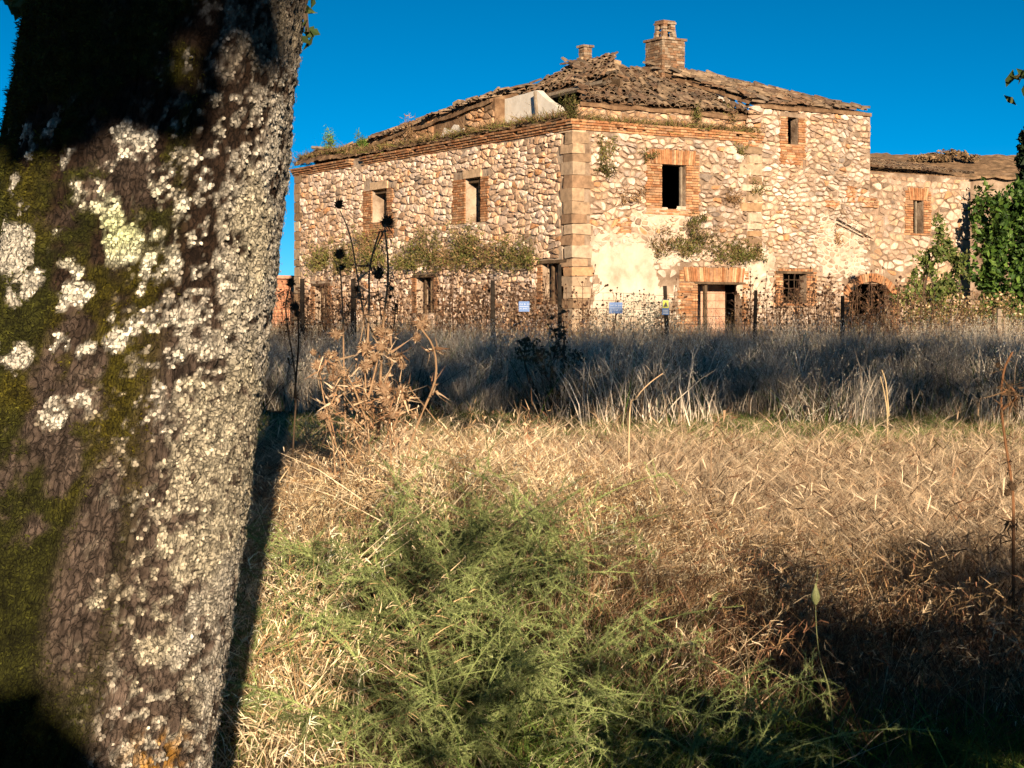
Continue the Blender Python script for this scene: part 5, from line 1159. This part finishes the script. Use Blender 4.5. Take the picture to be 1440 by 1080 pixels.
# big dark weed in front of the grey grass, shrub by the arch
t = bush('dark_weed', (at(782, 500, 26.5).x, 26.5, gz(.7, 26.5)), [((.03, 0, .4), (.16, .2, .45)), ((-.42, 0, 1.02), (.26, .25, .22)), ((-.2, 0, .85), (.18, .2, .22)), ((.05, 0, 1.15), (.14, .2, .3)), ((.25, 0, .9), (.2, .2, .15)), ((-.05, 0, .15), (.3, .3, .2)), ((.1, 0, 1.5), (.06, .1, .25)), ((-.1, 0, 1.4), (.05, .1, .2))], 620, .055, [(.07, .07, .04), (.09, .075, .045), (.05, .05, .03)], 'dark leafy weed standing alone before the grey grass', 'weed', stems=12)
ex = at(1318, 470, 52); bush('elder_shrub', (ex.x, 52, gz(ex.x, 52)), [((.1, 0, 3.2), (.55, .5, .9)), ((-.35, 0, 2.5), (.55, .5, .6)), ((.65, 0, 2.6), (.45, .5, .6)), ((.1, 0, 1.9), (.95, .6, .7)), ((-.9, 0, 1.7), (.5, .5, .6)), ((0, 0, 1.0), (1.1, .6, .8))], 3400, .105, [(.10, .14, .03), (.13, .17, .04), (.08, .11, .03), (.17, .18, .06)], 'green elder shrub in front of the lower wing', 'shrub', stems=9, clump=16)
hp = at(898, 460, 45); bush('grey_bush', (hp.x, 45, gz(hp.x, 45)), [((0, 0, .9), (1.0, .6, .8)), ((-.9, 0, .7), (.8, .6, .6)), ((.6, 0, .8), (.7, .6, .7))], 2200, .05, [(.20, .20, .17), (.16, .17, .14), (.24, .23, .19)], 'rounded grey bush in shade below the post with the yellow sign', 'bush', M_DRY, 8)
wp = at(1400, 470, 50)
for k, (px, d, lab) in enumerate(((1275, 49, 'yellowing weeds left of the elder shrub'), (1345, 49, 'tall yellow dry weeds right of the elder shrub'), (1400, 50, 'dry weeds in front of the fig tree'))):
    p = at(px, 470, d); bush('tall_weeds', (p.x, d, gz(p.x, d)), [((0, 0, .9), (.8, .4, .9)), ((.4, 0, 1.3), (.5, .4, .5))], 800, .07, DRYP + WALLP + STRP[:2], lab, 'weeds', M_DRY, 8)

# ------------------------------------------------------------------ wire fence with signs
FD = 40.0; M_POST = mat_noise('tarred_post', (.012, .01, .009), (.035, .028, .022), None, 6, .8, .4, 20)
fen = empty('wire_fence', (0, FD, .4)); tag(fen, 'wire mesh fence on dark wooden stakes before the house', 'fence')
def fw(px, py, d=FD): return np.array(at(px, py, d)) - np.array((0, FD, .4))
for (px, yt, wd, lean) in ((425, 392, .12, 0), (497, 392, .13, 0), (693, 394, .11, 0), (787, 372, .10, 0), (935, 402, .10, .08), (1063, 408, .09, -.04), (1185, 416, .10, 0), (1405, 434, .12, 0), (300, 392, .12, 0), (1560, 434, .12, 0)):
    p = fw(px, yt); b = MB(); V, T = tube([(p[0] + lean, 0, -.15), (p[0] + lean * .5, .01, p[2] * .5), (p[0], 0, p[2])], [wd * .55, wd * .52, wd * .45], 7); b.add(V, T)
    b.build('fence_post', M_GREYWOOD if px in (1405,) else M_POST, fen)
b = MB()
xa, xb = fw(300, 400)[0], fw(1560, 400)[0]
def sag(x): return .03 * math.sin(x * 1.3) + .02 * math.sin(x * 3.1)
xs = np.arange(xa, xb, .5)
for k in range(9):
    zt = 1.72 - k * .18; V, T = tube([(x, -.07, zt + sag(x) * (1 - k / 9)) for x in xs], .0045, 3, False); b.add(V, T)
for x in np.arange(xa, xb, .24): V, T = tube([(x, -.075, .1), (x + .01, -.075, 1.72 + sag(x))], .0042, 3, False); b.add(V, T)
tag(b.build('wire_mesh', M_IRON, fen), kind='stuff')
def flat_mat(name, c, rough=.5):
    m = bpy.data.materials.new(name); m.use_nodes = True; t = m.node_tree; p = t.nodes['Principled BSDF']; p.inputs['Roughness'].default_value = rough
    nz = t.nodes.new('ShaderNodeTexNoise'); nz.inputs['Scale'].default_value = 14; mx = t.nodes.new('ShaderNodeMix'); mx.data_type = 'RGBA'
    mx.inputs['A'].default_value = (*[q * .8 for q in c], 1); mx.inputs['B'].default_value = (*c, 1); t.links.new(nz.outputs['Fac'], mx.inputs['Factor']); t.links.new(mx.outputs['Result'], p.inputs['Base Color']); return m
M_BLUE = flat_mat('sign_blue', (.04, .14, .40)); M_WHITE = flat_mat('sign_white', (.45, .52, .62)); M_YEL = flat_mat('sign_yellow', (.7, .68, .05)); M_BLK = flat_mat('sign_black', (.02, .02, .02))
def sign(px, py, w_, h_, label, yellow=False):
    p = at(px, py, FD - .16); t = empty('sign', p); tag(t, label, 'sign')
    b = MB(); b.add(boxv(-w_ / 2, w_ / 2, 0, .012, -h_ / 2, h_ / 2), BOXT); b.build('panel', M_BLUE, t)
    if not yellow:
        for (k, words) in ((.22, (.11, .07, .09)), (-.20, (.08, .12, .06))):
            x = -w_ * .40
            for wl in words:
                n = max(2, int(wl / .028)); 
                for q in range(n):
                    b = MB(); hh = .013 + .004 * ((q * 7 + int(px)) % 3); b.add(boxv(x, x + .008, -.006, -.002, k * h_ - hh, k * h_ + hh), BOXT); b.build('letter', M_WHITE, t); x += .028
                x += .022
        b = MB(); b.add(boxv(-w_ * .44, w_ * .44, -.005, -.002, -.004, .004), BOXT); b.build('line', M_WHITE, t)
    else:
        b = MB(); b.add(boxv(-w_ * .42, w_ * .42, -.006, -.002, -.02, h_ * .44), BOXT); b.build('warning_panel', M_YEL, t)
        b = MB(); b.add([(-w_ * .3, -.009, .01), (w_ * .3, -.009, .01), (w_ * .05, -.009, h_ * .38)], [(0, 1, 2)]); b.add([(-w_ * .3, -.007, .01), (w_ * .3, -.007, .01), (w_ * .05, -.007, h_ * .38)], [(0, 2, 1)]); b.build('warning_symbol', M_BLK, t)
        b = MB(); b.add(boxv(-w_ * .45, w_ * .45, -.006, -.002, h_ * .455, h_ * .5), BOXT); b.build('top_strip', M_BLK, t)
        for k in (-.2, -.3, -.4):
            b = MB(); b.add(boxv(-w_ * .34, w_ * .34, -.006, -.002, k * h_ - .008, k * h_ + .008), BOXT); b.build('line', M_WHITE, t)
sign(866, 433, .31, .26, 'blue sign with white lettering on the wire fence, right of the corner'); sign(737, 431, .25, .24, 'blue sign half hidden by stalks on the fence, left of the corner')
sign(936, 432, .17, .36, 'narrow blue and yellow warning sign on a fence stake', True)

# ------------------------------------------------------------------ dry seed-head stalks along the fence
def weedstalk(h, nb, hs):
    b = MB(); C = np.stack([np.linspace(0, rng.normal(0, .12), 6), np.linspace(0, rng.normal(0, .1), 6), np.linspace(-.03, h, 6)], 1); V, T = tube(C, np.linspace(.011, .005, 6), 4); b.add(V, T, (.12, .07, .045))
    hd = [C[-1]]
    for k in range(nb):
        f = rng.uniform(.3, .95); p = np.array([np.interp(f * h, C[:, 2], C[:, 0]), np.interp(f * h, C[:, 2], C[:, 1]), f * h]); e = p + np.array([rng.normal(0, .16), rng.normal(0, .12), rng.uniform(.1, .35)])
        V, T = tube([p, (p + e) / 2 + np.array([0, 0, -.03]), e], [.005, .004, .003], 3); b.add(V, T, (.14, .085, .05)); hd.append(e)
    for e in hd:
        s = hs * rng.uniform(.6, 1.2); d = rdir(18); V = e + d * s * rng.uniform(.7, 1.2, (18, 1)); c0 = np.array((.07, .04, .028)) if rng.random() < .7 else np.array((.22, .12, .07))
        T = [(a, b_, c_) for a, b_, c_ in rng.integers(0, 18, (26, 3))]; b.add(V, T, c0)
    me = b.mesh('seed_head_stalk'); me.materials.append(M_DRY); return me
WS = [weedstalk(rng.uniform(1.3, 1.9), rng.integers(7, 15), .034) for _ in range(7)]
def stalks(rng_px, n, d0, d1, s0, s1, label, group):
    for k in range(n):
        px = rng.uniform(*rng_px); d = rng.uniform(d0, d1); x = (px - 720) / F * d
        o = new_obj('seed_head_stalk', WS[rng.integers(0, 7)]); o.location = (x, d, gz(x, d)); o.rotation_euler = (rng.normal(0, .06), rng.normal(0, .06), rng.uniform(0, 6)); o.scale = (rng.uniform(s0, s1),) * 3; tag(o, label, 'dry weed', group)
stalks((400, 830), 130, 40.5, 46, .85, 1.3, 'dry stalk with dark seed heads at the fence before the left wall', 'seed-head stalks before the left wall')
stalks((1035, 1290), 60, 40.5, 48, .9, 1.3, 'dry stalk with dark seed heads at the fence between door and arch', 'seed-head stalks between door and arch')
stalks((845, 960), 8, 40.5, 43, .85, 1.1, 'dry stalk with dark seed heads by the blue signs', 'seed-head stalks by the signs')
stalks((1300, 1440), 14, 40.6, 47, .7, 1.0, 'dry stalk with seed heads before the lower wing and fig tree', 'seed-head stalks before the wing')
